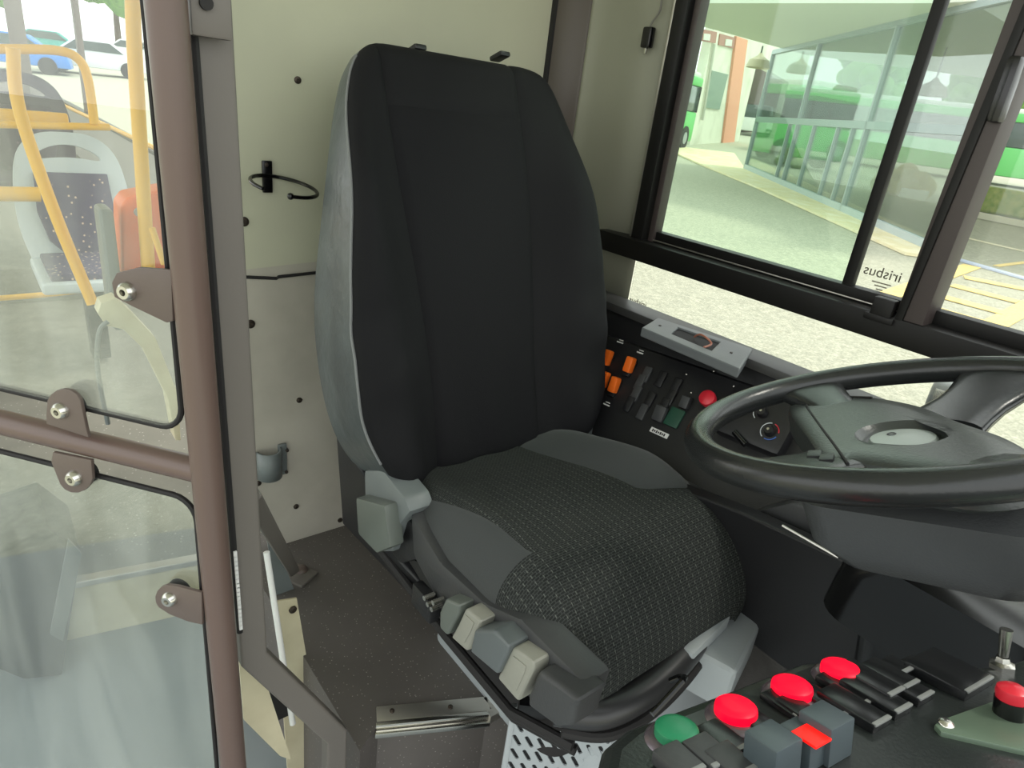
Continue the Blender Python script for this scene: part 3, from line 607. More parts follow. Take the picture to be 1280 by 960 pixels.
# ================================================================== wall fittings
ring = thing('cup_ring', 'black wire ring holder on a small plate on the cream wall', 'holder', tuple(P(334, 222, x=XB)))
c = P(334, 226, x=XB)
b = MB(); b.box(P(334, 221, x=XB + 0.004), (0.006, 0.020, 0.062), bev=0.002); pl_ = b.build('mounting_plate', M_gloss, ring)
screw(333, 206, pl_, x=XB + 0.007, r=0.004)
cc = c + V3((0.066, 0.022, 0.0)); cc = cc + V3((0, -0.012, 0)); rp = [cc + V3((0.060 * math.cos(math.radians(t)), 0.062 * math.sin(math.radians(t)), -0.010 * math.cos(math.radians(t)) - 0.006 * math.sin(math.radians(t)))) for t in range(-10, 306, 6)]
b = MB(); b.tube(rp, 0.0038, n=10); b.sphere(rp[0], 0.0065); b.build('wire_ring', M_gloss, ring)
hk = thing('wall_clip', 'grey moulded plastic clip screwed to the cream wall near the floor', 'clip', tuple(P(340, 575, x=XB)))
qa = P(352, 572, x=XB); b = MB(); b.box(P(353, 574, x=XB + 0.004), (0.008, 0.022, 0.085), bev=0.004); kp = b.build('clip_plate', M_greyp, hk)
cyp = []
for t in range(-20, 200, 12):
    a = math.radians(t); cyp.append((0.024 * math.cos(a) + 0.022, 0.026 * math.sin(a)))
b = MB(); cq = P(335, 577, x=XB)
b.loft([[cq + V3((0.006 + 0.030 * math.sin(math.radians(t)), 0.027 * math.cos(math.radians(t)), zz)) for t in range(0, 181, 12)] for zz in (-0.036, 0.036)], caps=False, closed=False)
b.build('clip_jaw', M_greyp, hk, solid=0.005, angle=60)
screw(359, 563, kp, x=XB + 0.009, r=0.004); screw(358, 590, kp, x=XB + 0.009, r=0.004)
usb = thing('cable_plug', 'small black plug on a thin cable hanging by the window jamb', 'plug', tuple(P(810, 45, y=1.225)))
q = P(810, 47, y=1.222); b = MB(); b.box(q, (0.026, 0.016, 0.042), bev=0.005); b.build('plug_body', M_gloss, usb)
b = MB(); b.box(q + V3((0, 0, -0.026)), (0.006, 0.006, 0.012), bev=0.001); b.build('plug_pin', M_steel, usb)
b = MB(); b.tube(spline([q + V3((0, 0, 0.02)), P(815, 28, y=1.226), P(824, 15, y=1.228), P(827, 0, y=1.228), P(832, -60, y=1.228)], 6), 0.0022, n=8); b.build('cable', mat('grey_cable', rgb(110, 108, 100), 0.5), usb)

# ================================================================== SIDE CONSOLE
con = thing('side_console', 'black side console below the window with orange switches and red stop knob', 'console', (-0.6, 1.1, ZP))
c0 = V3((-0.75, 1.012, 0.800)); c1 = V3((-0.75, 1.155, 0.985)); cxv = V3((1, 0.07, 0.05)).normalized(); cn = (cxv.cross(c1 - c0)).normalized()
if cn.z < 0: cn = -cn
def K(u, v, off=0.0): return PL(u, v, c0 + cn * off, cn)
kv = (c1 - c0).normalized(); KR = frameR(cxv, cn)
b = MB(); X0, X1 = -1.16, -0.05
def kx(x, base): return base + cxv * ((x - base.x) / cxv.x)
sec = lambda x: [kx(x, V3((-.75, 1.06, 0.36))), kx(x, V3((-.75, 1.0, 0.78))), kx(x, c0), kx(x, c1), kx(x, V3((-.75, 1.165, 0.985))), V3((x, 1.165, 1.035)), V3((x, 1.235, 1.035)), V3((x, 1.235, 0.36))]
b.loft([sec(X0), sec(X1)]); b.build('console_body', M_black, con, smooth=False, bevel=0.004)
b = MB(); b.box((-0.6, 1.20, 1.035), (1.15, 0.075, 0.020), bev=0.005); b.build('window_ledge', mat('ledge_grey', rgb(66, 66, 66), 0.45, bump=(200, 0.1)), con)
b = MB(); b.box(kx(-0.6, c0) + V3((0, -0.006, 0.0)), (1.1, 0.02, 0.012), R=frameR(cxv, (0, 0, 1)), bev=0.004); b.build('edge_strip', M_greyd, con)
# pocket cover on the ledge
zc = 1.050; cvp = [P(802, 409, z=zc), P(822, 397, z=zc), P(941, 436, z=zc), P(925, 461, z=zc)]
inn = [P(839, 417, z=zc), P(848, 409, z=zc), P(900, 427, z=zc), P(889, 438, z=zc)]
m_ = MB(); bm = m_.bm
for zz in (0, -0.02):
    o1 = [bm.verts.new(p + V3((0, 0, zz))) for p in cvp]; i1 = [bm.verts.new(p + V3((0, 0, zz))) for p in inn]
    for k in range(4): bm.faces.new((o1[k], o1[(k + 1) % 4], i1[(k + 1) % 4], i1[k]))
    if zz == 0: oo, ii = o1, i1
for k in range(4):
    bm.faces.new((oo[k], oo[(k + 1) % 4], o1[(k + 1) % 4], o1[k])); bm.faces.new((ii[k], ii[(k + 1) % 4], i1[(k + 1) % 4], i1[k]))
pcv = m_.build('pocket_cover', mat('cover_grey', rgb(104, 108, 110), 0.4, bump=(250, 0.1)), con, smooth=False, bevel=0.003)
m_ = MB(); m_.prism([p + V3((0, 0, -0.004)) for p in inn], (0, 0, -0.001)); m_.build('pocket_floor', M_rubber, pcv, smooth=False)
m_ = MB(); m_.tube(spline([P(868, 421, z=zc), P(875, 418, z=zc + .012), P(884, 423, z=zc + .012), P(889, 430, z=zc + .002), P(880, 434, z=zc)], 6), 0.0022, n=8); m_.build('wire_end', mat('copper_wire', rgb(170, 110, 90), 0.4), pcv)
for (u, v) in ((825, 407), (914, 441)):
    m_ = MB(); m_.cyl(P(u, v, z=zc), P(u, v, z=zc) + V3((0, 0, 0.0015)), 0.003, n=12); m_.build('screw', M_wood, pcv)
def kbox(u, v, w, h, d, m, nm, par=con, tilt=0, bev=0.003, up=0):
    q = K(u, v, d / 2 + up); R = KR @ Matrix.Rotation(tilt, 3, 'X'); m_ = MB(); m_.box(q, (w, h, d), R=R, bev=bev); return m_.build(nm, m, par)
for (u, v) in [(759, 447), (787, 456), (755, 474), (768, 481), (747, 466)]:
    hs = kbox(u, v + 5, 0.020, 0.040, 0.008, M_black, 'switch_housing')
    q = K(u, v, 0.014); m_ = MB(); m_.box(q, (0.019, 0.036, 0.018), R=KR @ Matrix.Rotation(0.35, 3, 'X'), bev=0.004); m_.build('orange_rocker', M_orange, hs)
for i, (u, v) in enumerate([(808, 468), (826, 474), (845, 482), (795, 492), (812, 500), (830, 507), (800, 478), (838, 497), (786, 505), (803, 515)]):
    kbox(u, v, 0.019, 0.036, 0.007, M_black if i % 3 else M_greyd, 'blank_switch', tilt=0.12)
kbox(825, 517, 0.026, 0.034, 0.014, M_greyd, 'blank_switch', tilt=0.3)
kbox(843, 522, 0.034, 0.042, 0.006, mat('green_switch', rgb(30, 70, 55), 0.4), 'green_switch')
kbox(857, 503, 0.020, 0.026, 0.016, M_greyd, 'rocker_switch', tilt=0.3)
kbox(824, 541, 0.044, 0.011, 0.002, M_white, 'label_strip', bev=0.0005)
q = K(824, 541, 0.0022); b = MB()
for k in range(7): b.box(q + cxv * (-0.016 + 0.0048 * k), (0.0030, 0.006 - 0.002 * (k % 2), 0.0008), R=KR)
b.build('label_print', mat('ink_dark', rgb(30, 30, 30), 0.7), con, smooth=False)
for (u, v, s) in ((775, 428, 'P1'), (758, 506, 'T'), (800, 441, 'A')):
    q = K(u, v, 0.002); m_ = MB(); m_.box(q, (0.018, 0.003, 0.001), R=KR); m_.box(q + kv * 0.006, (0.012, 0.002, 0.001), R=KR); m_.build('label_mark', M_white, con, smooth=False)
kbox(742, 493, 0.024, 0.040, 0.02, M_gloss, 'rotary_switch', bev=0.006)
for (u, v) in ((858, 468), (864, 491), (892, 464), (917, 483)):
    q = K(u, v, 0.0); m_ = MB(); m_.sphere(q, 0.003); m_.build('screw', M_steel, con)
q = K(889, 507); b = MB(); b.cyl(q, q + cn * 0.026, 0.011, n=24); kb = b.build('knob_stem', mat('pink_collar', rgb(190, 130, 120), 0.5), con)
b = MB(); b.lathe([(0, 0.030), (0.010, 0.0295), (0.016, 0.026), (0.0175, 0.019), (0.0165, 0.013), (0.010, 0.010)], K(889, 504) + cn * 0.004, cn, n=32); b.build('stop_knob', M_redp, kb)
# raised climate pod with two dials
q = K(950, 528); b = MB(); b.box(q + cn * 0.004, (0.14, 0.11, 0.05), R=KR, bev=0.012); pod = b.build('climate_pod', M_black, con)
for (u, v, hot) in ((962, 539, 1), (953, 516, 0)):
    q = K(u, v, 0.031); m_ = MB(); m_.lathe([(0, 0.012), (0.008, 0.012), (0.010, 0.008), (0.011, 0)], q, cn, n=24); dl = m_.build('dial', M_black, pod)
    m_ = MB(); m_.cyl(q + cn * 0.012, q + cn * 0.0135, 0.0025, n=10); m_.build('dial_mark', M_steel, dl)
    for (a0, a1, mm) in ((100, 250, mat('white_ring', rgb(220, 225, 230), 0.5)), (260, 350, mat('blue_ring', rgb(70, 110, 190), 0.5)), (10, 90, M_redp)):
        if not hot and a0 != 100: continue
        xx, yy = cxv, cn.cross(cxv); m_ = MB(); m_.tube([q + 0.0165 * (math.cos(math.radians(a)) * xx + math.sin(math.radians(a)) * yy) for a in range(a0, a1, 10)], 0.0010, n=6); m_.build('dial_arc', mm, dl)
b = MB(); q0 = K(918, 540, 0.03); q1 = K(932, 556, 0.03); b.tube([q0, q1], 0.006, n=12); b.build('pod_lever', M_gloss, pod)

# outside mirror seen past the wheel
q = P(1197, 503, y=1.45); om = thing('outside_mirror', 'small grey mirror housing outside the glass past the steering wheel', 'mirror', tuple(q))
b = MB(); b.box(q, (0.10, 0.05, 0.07), R=rotz(0.2), bev=0.018, seg=4); b.build('mirror_housing', M_greyp, om)
b = MB(); b.box(q + V3((0, -0.028, 0)), (0.07, 0.004, 0.045), R=rotz(0.2), bev=0.001); b.build('mirror_glass', M_steel, om)

# ================================================================== STEERING WHEEL
WC = V3((-0.228, 0.773, 1.184)); WN = V3((-0.377, -0.097, 0.921)).normalized(); WU = V3((0.926, 0, 0.379)); WU = (WU - WU.dot(WN) * WN).normalized(); WV = WN.cross(WU)
def Wp(a, c, h=0.0): return WC + WU * a + WV * c + WN * h
sw = thing('steering_wheel', 'large black bus steering wheel with wide pad and pale round centre badge', 'steering wheel', tuple(Wp(0, 0, -0.06)))
RW, rW = 0.2175, 0.0168
b = MB(); b.tube([Wp(RW * math.cos(2 * pi * k / 96), RW * math.sin(2 * pi * k / 96)) for k in range(96)], rW, n=20, closed=True); b.build('rim', M_wheel, sw)
def spoke(angle, w_in, w_out, r_in):
    a = math.radians(angle); d = V3((math.cos(a), math.sin(a), 0)); p = V3((-d.y, d.x, 0)); rings = []
    for f in (0, 0.2, 0.4, 0.6, 0.8, 1.0):
        r = r_in + (RW - 0.004 - r_in) * f; w = w_in + (w_out - w_in) * (f ** 2.2) - 0.25 * min(w_in, w_out) * math.sin(f * pi); h = -0.030 + 0.026 * f ** 1.3; t = 0.010 + 0.002 * (1 - f); ring_ = []
        for j in range(16):
            th = 2 * pi * j / 16; sx_ = math.copysign(abs(math.cos(th)) ** 0.6, math.cos(th)); sz_ = math.copysign(abs(math.sin(th)) ** 0.7, math.sin(th))
            o_ = d * r + p * (w / 2 * sx_); ring_.append(Wp(o_.x, o_.y, h + t * sz_))
        rings.append(ring_)
    m_ = MB(); m_.loft(rings); return m_.build('spoke', M_wheel, sw, angle=60)
spoke(143, 0.075, 0.10, 0.08); spoke(76, 0.105, 0.13, 0.06); spoke(323, 0.075, 0.10, 0.08); spoke(256, 0.105, 0.13, 0.06)
def WL(u, v, h):
    q = PL(u, v, WC + WN * h, WN) - WC; return (q.dot(WU), q.dot(WV))
pad = [WL(984, 510, -.012), WL(997, 499, -.012), WL(1035, 492, -.012), WL(1090, 494, -.012), WL(1150, 505, -.012), WL(1205, 526, -.012), (0.115, -0.025), (0.145, -0.085), (0.118, -0.125), (0.06, -0.125), (0.0, -0.118), WL(1032, 577, -.012), WL(1008, 545, -.012)]
O = spline([V3((a, c, 0)) for a, c in pad], 5, closed=True); cen = sum(O, V3()) / len(O)
b = MB(); rings = []
for (s_, h) in ((0.93, -0.052), (1.0, -0.045), (1.0, -0.024), (0.975, -0.016), (0.93, -0.013), (0.7, -0.011), (0.5, -0.011)): rings.append([Wp(*(cen + (p - cen) * s_).to_2d(), h) for p in O])
MCc = V3((*WL(1128, 546, -.016), 0)); rings.append([Wp(MCc.x + 0.046 * ((p - cen).normalized().x), MCc.y + 0.046 * ((p - cen).normalized().y), -0.011) for p in O])
rings.append([Wp(MCc.x + 0.040 * ((p - cen).normalized().x), MCc.y + 0.040 * ((p - cen).normalized().y), -0.018) for p in O])
rings.append([Wp(MCc.x + 0.036 * ((p - cen).normalized().x), MCc.y + 0.036 * ((p - cen).normalized().y), -0.020) for p in O])
b.loft(rings); hp = b.build('hub_pad', M_pad, sw, angle=35)
b = MB(); b.lathe([(0, 0.006), (0.02, 0.0055), (0.031, 0.004), (0.0335, 0.0)], Wp(MCc.x, MCc.y, -0.0205), WN, n=40); bd = b.build('round_badge', mat('badge_grey', rgb(150, 158, 154), 0.35), hp)
b = MB(); q = Wp(MCc.x - 0.012, MCc.y + 0.003, -0.0145); b.tube([q + WU * 0.004 * math.cos(t * pi / 8) + WV * 0.004 * math.sin(t * pi / 8) for t in range(16)], 0.0008, n=6, closed=True); b.build('badge_mark', M_greyd, bd)
# groove line and small side keys on the pad
gp = [Wp(*WL(u, v, -.0115), -.0115) for u, v in ((1090, 497), (1050, 496), (1018, 499), (1008, 506), (1022, 528), (1042, 555), (1060, 580))]
b = MB(); b.tube(spline(gp, 6), 0.0016, n=6); b.build('pad_seam', M_rubber, hp)
for s_ in (0.0, 0.022):
    b = MB(); b.box(Wp(*WL(1018 + s_ * 700, 569 + s_ * 200, -.010), -0.010), (0.020, 0.014, 0.006), R=frameR(WU * 0.4 - WV, WN), bev=0.002); b.build('wheel_key', M_black, hp)

# steering column
colm = thing('steering_column', 'grey and glossy black steering column housing under the steering wheel', 'steering column', (-0.05, 0.85, ZP))
def sec_box(c, hx, hy, r=0.03, ax=WU, ay=WV, n=6):
    out = []
    for sx_, sy_, a0 in ((1, 1, 0), (-1, 1, 90), (-1, -1, 180), (1, -1, 270)):
        for k in range(n + 1):
            a = math.radians(a0 + 90 * k / n); out.append(V3(c) + ax * (sx_ * (hx - r) + r * math.cos(a)) + ay * (sy_ * (hy - r) + r * math.sin(a)))
    return out
b = MB(); b.loft([sec_box(Wp(0.045, 0.01, -0.062), 0.105, 0.085), sec_box(Wp(0.04, 0.0, -0.075), 0.125, 0.105, 0.04), sec_box(Wp(0.04, 0.0, -0.125), 0.12, 0.10, 0.04), sec_box(Wp(0.04, 0.0, -0.155), 0.10, 0.08, 0.04)])
b.build('column_shroud', mat('shroud_grey', rgb(74, 76, 77), 0.32, bump=(350, 0.25)), colm, angle=50)
AXx, AYy = V3((1, 0, 0)), V3((0, 1, 0))
b = MB(); b.loft([sec_box((-0.10, 0.83, 1.02), 0.10, 0.085, 0.035, AXx, AYy), sec_box((-0.10, 0.85, 0.99), 0.13, 0.10, 0.04, AXx, AYy), sec_box((-0.10, 0.87, 0.91), 0.14, 0.105, 0.04, AXx, AYy), sec_box((-0.08, 0.90, 0.885), 0.122, 0.095, 0.04, AXx, AYy), sec_box((-0.05, 0.98, 0.62), 0.13, 0.105, 0.045, AXx, AYy), sec_box((0.02, 1.0, ZP), 0.11, 0.10, 0.04, AXx, AYy)])
b.build('column_cover', M_gloss, colm, angle=40)
b = MB(); b.cyl(Wp(0, 0, -0.10), Wp(0, 0, -0.054), 0.04, n=28); b.build('wheel_shaft', M_black, colm)
b = MB(); b.tube([Wp(-0.04, 0.08, -0.10), Wp(-0.10, 0.15, -0.085), Wp(-0.135, 0.185, -0.08)], [0.008, 0.006, 0.009], n=12); b.build('stalk', M_black, colm)

# dark dash/side trim in front of the seat, left of the column
tr_ = thing('cab_trim_panel', 'long black trim panel with an edge highlight built as a bright rod between console and steering column', 'trim panel', (-0.3, 0.98, ZP))
t0 = P(925, 640, y=0.95); t1 = P(1050, 698, y=0.95)
b = MB(); b.prism([t0 + V3((-0.3, 0, -0.06)), t0, t1, t1 + V3((0.25, 0, 0.03)), V3((0.2, 0.97, 0.62)), V3((-0.55, 0.97, 0.62))], (0, 0.035, 0)); b.build('panel', M_black, tr_, smooth=False, bevel=0.004)
b = MB(); b.cyl(P(978, 657, y=0.945), P(1048, 697, y=0.945), 0.0022, n=8); b.build('edge_highlight', M_alu, tr_)  # highlight along the edge, built as a thin bright rod
b = MB(); b.prism([P(990, 628, y=1.0), P(1045, 648, y=1.0), P(1040, 690, y=1.0), P(940, 640, y=1.0)], (0, 0.05, 0), bev=0.006); b.build('ducting', M_greyd, tr_)

cpn = [P(915, 765, y=1.02), P(945, 742, y=1.02), P(1045, 785, y=1.02), P(1052, 830, y=1.02), P(1000, 850, y=1.02), P(905, 870, y=1.02)]
b = MB(); b.prism([p + V3((0, -0.0, 0)) for p in cpn], (0, 0.02, 0), bev=0.004); tag(b.build('carpet_panel', mat('grey_carpet', rgb(74, 72, 70), 0.95, bump=(300, 0.5), var=(30, rgb(60, 58, 56), 0.4, 0.7))), 'rough grey kick panel in the footwell past the seat base', 'panel')
# ================================================================== DASHBOARD PANEL (lower right)
ZD = 1.06
DC = P(990, 857, z=ZD); DN = V3((-0.28, 0.10, 1)).normalized()
def DP(u, v, h=0.0): return PL(u, v, DC + DN * h, DN)
def DZ(x, y, h=0.0): return V3((x, y, DC.z - ((x - DC.x) * DN.x + (y - DC.y) * DN.y) / DN.z)) + DN * h
dash = thing('control_panel', 'black control panel with round push buttons in the lower right corner', 'control panel', (-0.08, 0.42, 0.9))
outl = [DP(745, 975), DP(756, 928), DP(785, 905), DP(900, 862), DP(1000, 824), DP(1060, 820), DP(1120, 830), DP(1250, 828), DZ(-0.02, 0.70), DZ(0.30, 0.70), DZ(0.30, 0.16), DZ(-0.13, 0.16)]
b = MB(); b.prism([p + V3((0, 0, 0)) for p in outl], (0, 0, -0.16)); b.build('panel_body', mat('dash_dark', rgb(38, 42, 41), 0.28, bump=(350, 0.10)), dash, smooth=False, bevel=0.012)
def button(u, v, m, nm, par=dash):
    q = DP(u, v, 0.008) - DN * 0.008; b = MB(); b.lathe([(0.0, 0.0035), (0.0165, 0.0035), (0.0195, 0.0025), (0.0215, 0)], q, DN, n=36); rg_ = b.build('button_collar', mat('collar', rgb(120, 110, 118), 0.25, metal=0.6), par)
    b = MB(); b.lathe([(0, 0.0120), (0.009, 0.0117), (0.0130, 0.0108), (0.0146, 0.0094), (0.0150, 0.0075), (0.0150, 0.001)], q, DN, n=36); b.build(nm, m, rg_); return q
for (u, v) in ((920, 885), (990, 858), (1051, 836)): button(u, v, M_red, 'red_push_button')
button(846, 912, M_green, 'green_push_button')
def f_e(x, y): return DP(740 + x / 2.37, 710 + y / 2.37)
xd = (f_e(1020, 365) - f_e(835, 470)).normalized(); DR = frameR(xd, DN)
def rock(u, v, w, l, h, m=M_gloss, tilt=0.0, nm='rocker_switch', edge=True, sink=0.0):
    """(u, v): middle of the top face's near edge"""
    q = DP(u, v, h) + DR @ V3((0, l / 2, -h / 2)); R = DR @ Matrix.Rotation(tilt, 3, 'X'); b = MB(); b.box(q, (w, l, h), R=R, bev=0.0015); o_ = b.build(nm, m, dash)
    if edge:
        b = MB(); b.box(q + R @ V3((0, -l / 2 + 0.001, h / 2 - 0.0004)), (w * 0.9, 0.0035, 0.002), R=R, bev=0.0006); b.build('worn_edge', mat('worn_edge', rgb(128, 130, 128), 0.35), o_)
    return o_
M_sw = mat('switch_black', rgb(26, 27, 28), 0.22)
for (u, v, w, l, h) in ((1104, 899, .0225, .044, .008), (1131, 883, .0225, .044, .008), (1159, 867, .0225, .044, .008), (1089, 874, .018, .040, .006), (1061, 889, .018, .040, .006), (1033, 903, .018, .036, .006), (1003, 889, .018, .03, .005),
                        (1122, 862, .022, .044, .010), (1141, 853, .022, .036, .009), (1163, 836, .018, .020, .008), (1137, 836, .018, .020, .008), (1226, 853, .046, .046, .009),
                        (958, 905, .018, .03, .006), (925, 935, .022, .03, .008)):
    rock(u, v, w, l, h, M_sw, 0.06)
M_swb = mat('switch_blue_grey', rgb(70, 80, 84), 0.35)
for (u, v) in ((988, 932), (1055, 905)): rock(u, v, 0.026, 0.024, 0.027, M_swb, 0.0, 'tall_rocker', edge=False)
o_ = rock(1026, 925, 0.020, 0.024, 0.020, M_swb, 0.0, 'lit_rocker', edge=False)
q = DP(1014, 920, 0.0205); b = MB(); b.box(q, (0.017, 0.018, 0.002), R=DR, bev=0.0008); b.build('red_lens', mat('red_lens_small', rgb(225, 30, 20), 0.4, emit=(rgb(255, 15, 10), 0.9)), o_)
for (u, v) in ((905, 950), (868, 962), (935, 962)): rock(u, v, 0.022, 0.026, 0.010, M_greyd, 0.08)
# toggle with chrome base
q = DP(1252, 835); b = MB(); b.lathe([(0.010, 0), (0.010, 0.004), (0.006, 0.006), (0.005, 0.010)], q, DN, n=6); tg = b.build('toggle_base', M_steel, dash)
b = MB(); b.tube([q + DN * 0.006, q + DN * 0.034], [0.0035, 0.0048], n=14); b.build('toggle_lever', M_steel, tg)
for (u, v) in ((1098, 831), (1210, 838), (826, 938)):
    b = MB(); b.sphere(DP(u, v), 0.003, (1, 1, 0.5)); b.build('screw', M_wood, dash)
# green grey plate with parking brake valve
gpp = [DP(1168, 905, 0.004), DP(1180, 898, 0.004), DP(1300, 855, 0.004), DZ(0.12, 0.66, 0.004), DZ(0.12, 0.50, 0.004), DP(1290, 940, 0.004), DP(1176, 914, 0.004)]
b = MB(); b.prism(gpp, DN * -0.006, bev=0.0012); gpo = b.build('brake_plate', M_plate_g, dash)
b = MB(); b.sphere(DP(1183, 905, 0.004), 0.0055, (1, 1, 0.5)); b.build('screw', M_steel, gpo)
q = DP(1262, 893, 0.004); b = MB(); b.cyl(q, q + DN * 0.012, 0.0105, n=24); bn = b.build('button_base', M_gloss, gpo)
b = MB(); b.lathe([(0, 0.011), (0.006, 0.0105), (0.0098, 0.008), (0.0105, 0.004), (0.0098, 0.0)], q + DN * 0.012, DN, n=28); b.build('red_button', M_redp, bn)

# ================================================================== PASSENGER AREA
def make_seat(shell, cloth, label, group, yellow=False):
    root = thing('passenger_seat', label, 'bus seat', (0, 0, 0), group)
    outlp = [(-0.21, 0.0), (-0.235, 0.12), (-0.235, 0.28), (-0.20, 0.43), (-0.12, 0.505), (0, 0.52), (0.12, 0.505), (0.20, 0.43), (0.235, 0.28), (0.235, 0.12), (0.21, 0.0)]
    O = spline([V3((0, a, z)) for a, z in outlp], 5); inner = [V3((0, p.y * 0.66, 0.36 + (p.z - 0.36) * 0.66 + 0.03)) for p in O]
    # shell with hand slot at its top
    m_ = MB(); bm = m_.bm
    hole = [V3((0, 0.135 * math.cos(2 * pi * k / 24), 0.445 + 0.026 * math.sin(2 * pi * k / 24) - 0.05 * (abs(math.cos(2 * pi * k / 24)) ** 2) * 0.6)) for k in range(24)]
    lean = lambda p: V3((p.x - 0.16 * (p.z), p.y, p.z + 0.42))
    b2 = bmesh.new(); ov = [b2.verts.new(lean(p)) for p in O]; hv = [b2.verts.new(lean(p)) for p in hole]
    es = [b2.edges.new((ov[i], ov[(i + 1) % len(ov)])) for i in range(len(ov))] + [b2.edges.new((hv[i], hv[(i + 1) % 24])) for i in range(24)]
    bmesh.ops.triangle_fill(b2, use_beauty=True, edges=es); m_._add(b2)
    m_.build('seat_shell', shell, root, smooth=False, solid=0.03)
    pad_ = [(-0.15, 0.36), (0.15, 0.36), (0.16, 0.20), (0.13, 0.08), (0.06, 0.01), (-0.06, 0.01), (-0.13, 0.08), (-0.16, 0.20)]
    m_ = MB(); m_.prism([lean(V3((0.018, a, z))) for a, z in pad_], (0.02, 0, 0), bev=0.006); m_.build('back_pad', cloth, root)
    m_ = MB(); m_.box((0.20, 0, 0.40), (0.44, 0.44, 0.05), bev=0.02, seg=3); m_.build('seat_pan', shell, root)
    m_ = MB(); m_.box((0.21, 0, 0.435), (0.38, 0.36, 0.03), bev=0.012); m_.build('seat_pad', cloth, root)
    m_ = MB(); m_.box((0.15, 0, 0.19), (0.10, 0.08, 0.38), bev=0.01); m_.build('pedestal', M_greyd, root)
    return root
ps = make_seat(M_seatshell, M_purple, 'pale grey bus seat with speckled purple pads nearest behind the door glass', 'bus seats behind the cab')
q = P(112, 330, x=-3.45); ps.scale = (1, 0.9, 1); ps.location = (-3.45, q.y - 0.02, ZF + 0.02)
for (x, y, lab) in ((-3.9, -0.30, 'grey bus seat partly cut off at the left edge of the frame'),):
    s2 = dup_tree(ps); s2.location = (x, y + 0.12, ZF + 0.02); s2['label'] = lab
ds = make_seat(mat('dark_shell', rgb(70, 60, 76), 0.5), M_dpurple, 'dark purple high bus seat with yellow grab strip behind the yellow rail', 'dark bus seats')
ds.location = (-4.6, 0.30, ZF + 0.20)
b = MB(); b.box((-4.6, 0.30, ZF + .092), (0.7, 0.9, 0.20), bev=0.02); tag(b.build('seat_plinth', M_floor2), 'grey plinth under the dark purple bus seat', 'plinth')
# yellow rails
def rail(pts, r, name, label, n=6, cat='handrail'):
    m_ = MB(); m_.tube(spline(pts, n), r, n=14); return tag(m_.build(name, M_yellow), label, cat)
X = -3.05
loop = thing('grab_rail', 'yellow looped grab rail with a rounded upper corner above the grey bus seat', 'handrail', tuple(P(90, 155, x=X)))
b = MB(); b.tube(spline([P(-60, 58, x=X), P(0, 61, x=X), P(70, 63, x=X), P(98, 74, x=X), P(110, 100, x=X), P(118, 155, x=X)], 6), 0.016, n=14); b.build('top_loop', M_yellow, loop)
b = MB(); b.tube([P(-60, 154, x=X), P(137, 159, x=X)], 0.013, n=14); b.build('lower_rail', M_yellow, loop)
b = MB(); b.box(P(25, 146, x=X - 0.1), (0.02, 0.30, 0.05), bev=0.01); b.build('yellow_strip', M_yellow, loop)
rail([P(16, 60, x=-2.45), P(25, 140, x=-2.45), P(70, 270, x=-2.4), P(116, 380, x=-2.35)], 0.017, 'diagonal_rail', 'yellow rail slanting down in front of the grey bus seat')
rail([P(166, -20, x=-2.05), P(168, 60, x=-2.05), P(183, 300, x=-2.05), P(186, 345, x=-2.05)], 0.018, 'upright_pole', 'thick upright yellow pole beside the orange box', cat='pole')
rail([P(-30, 242, x=-3.2), P(50, 243, x=-3.2)], 0.028, 'cross_rail', 'short thick yellow rail at the left edge beside the grey bus seat')
rail([P(-30, 375, x=-3.9), P(60, 368, x=-3.9), P(105, 362, x=-3.9)], 0.014, 'floor_rail', 'thin yellow rail low across the passenger floor')
rail([P(205, 0, x=-2.6), P(214, 100, x=-2.6)], 0.014, 'upright_pole', 'thin yellow pole seen right beside the brown door pole', cat='pole')
rail([P(72, 128, y=1.18), P(140, 160, y=1.18), P(200, 188, y=1.18)], 0.018, 'window_rail_bar', 'yellow rail running along the far passenger windows')
rail([P(190, 285, x=-1.9), P(205, 330, x=-1.9)], 0.008, 'thin_rail', 'thin yellow bar at the edge of the orange box')
ob = thing('orange_box', 'orange rounded ticket machine box beside the yellow pole', 'ticket machine', tuple(P(180, 335, x=-2.1)))
b = MB(); b.prism([P(151, 258, x=-2.1), P(160, 246, x=-2.1), P(212, 236, x=-2.1), P(220, 345, x=-2.1), P(153, 345, x=-2.1)], (-0.12, 0, 0), bev=0.012, seg=3); b.build('box_body', M_orbox, ob)
b = MB(); b.box(P(138, 335, x=-2.08), (0.10, 0.035, 0.34), bev=0.016, seg=3); b.build('grey_side_post', M_greyp, ob)
b = MB(); q = P(173, 265, x=-2.09); b.cyl(q, q + V3((0.01, 0, 0)), 0.012, n=16); b.build('lock', M_light, ob)
# curved beige strip behind the door glass
wa = thing('beige_strip', 'beige curved strip above the passenger floor behind the door glass', 'curved strip', (-1.9, 0.35, ZF))
arcp = [P(118, 385, x=-1.95), P(122, 372, x=-1.95), P(140, 366, x=-1.95), P(158, 382, x=-1.95), P(200, 430, x=-1.85), P(228, 500, x=-1.85), P(232, 560, x=-1.85), P(225, 560, x=-1.85), P(215, 505, x=-1.85), P(185, 445, x=-1.85), P(150, 405, x=-1.95), P(128, 400, x=-1.95)]
b = MB(); b.prism([V3((-1.9, p.y, p.z)) for p in arcp], (-0.06, 0, 0), bev=0.003); b.build('strip_band', M_cream, wa)
b = MB(); b.tube(spline([P(135, 530, x=-1.88), P(122, 460, x=-1.88), P(124, 415, x=-1.88), P(135, 402, x=-1.88)], 6), 0.006, n=8); b.build('strip_line', M_greyp, wa)
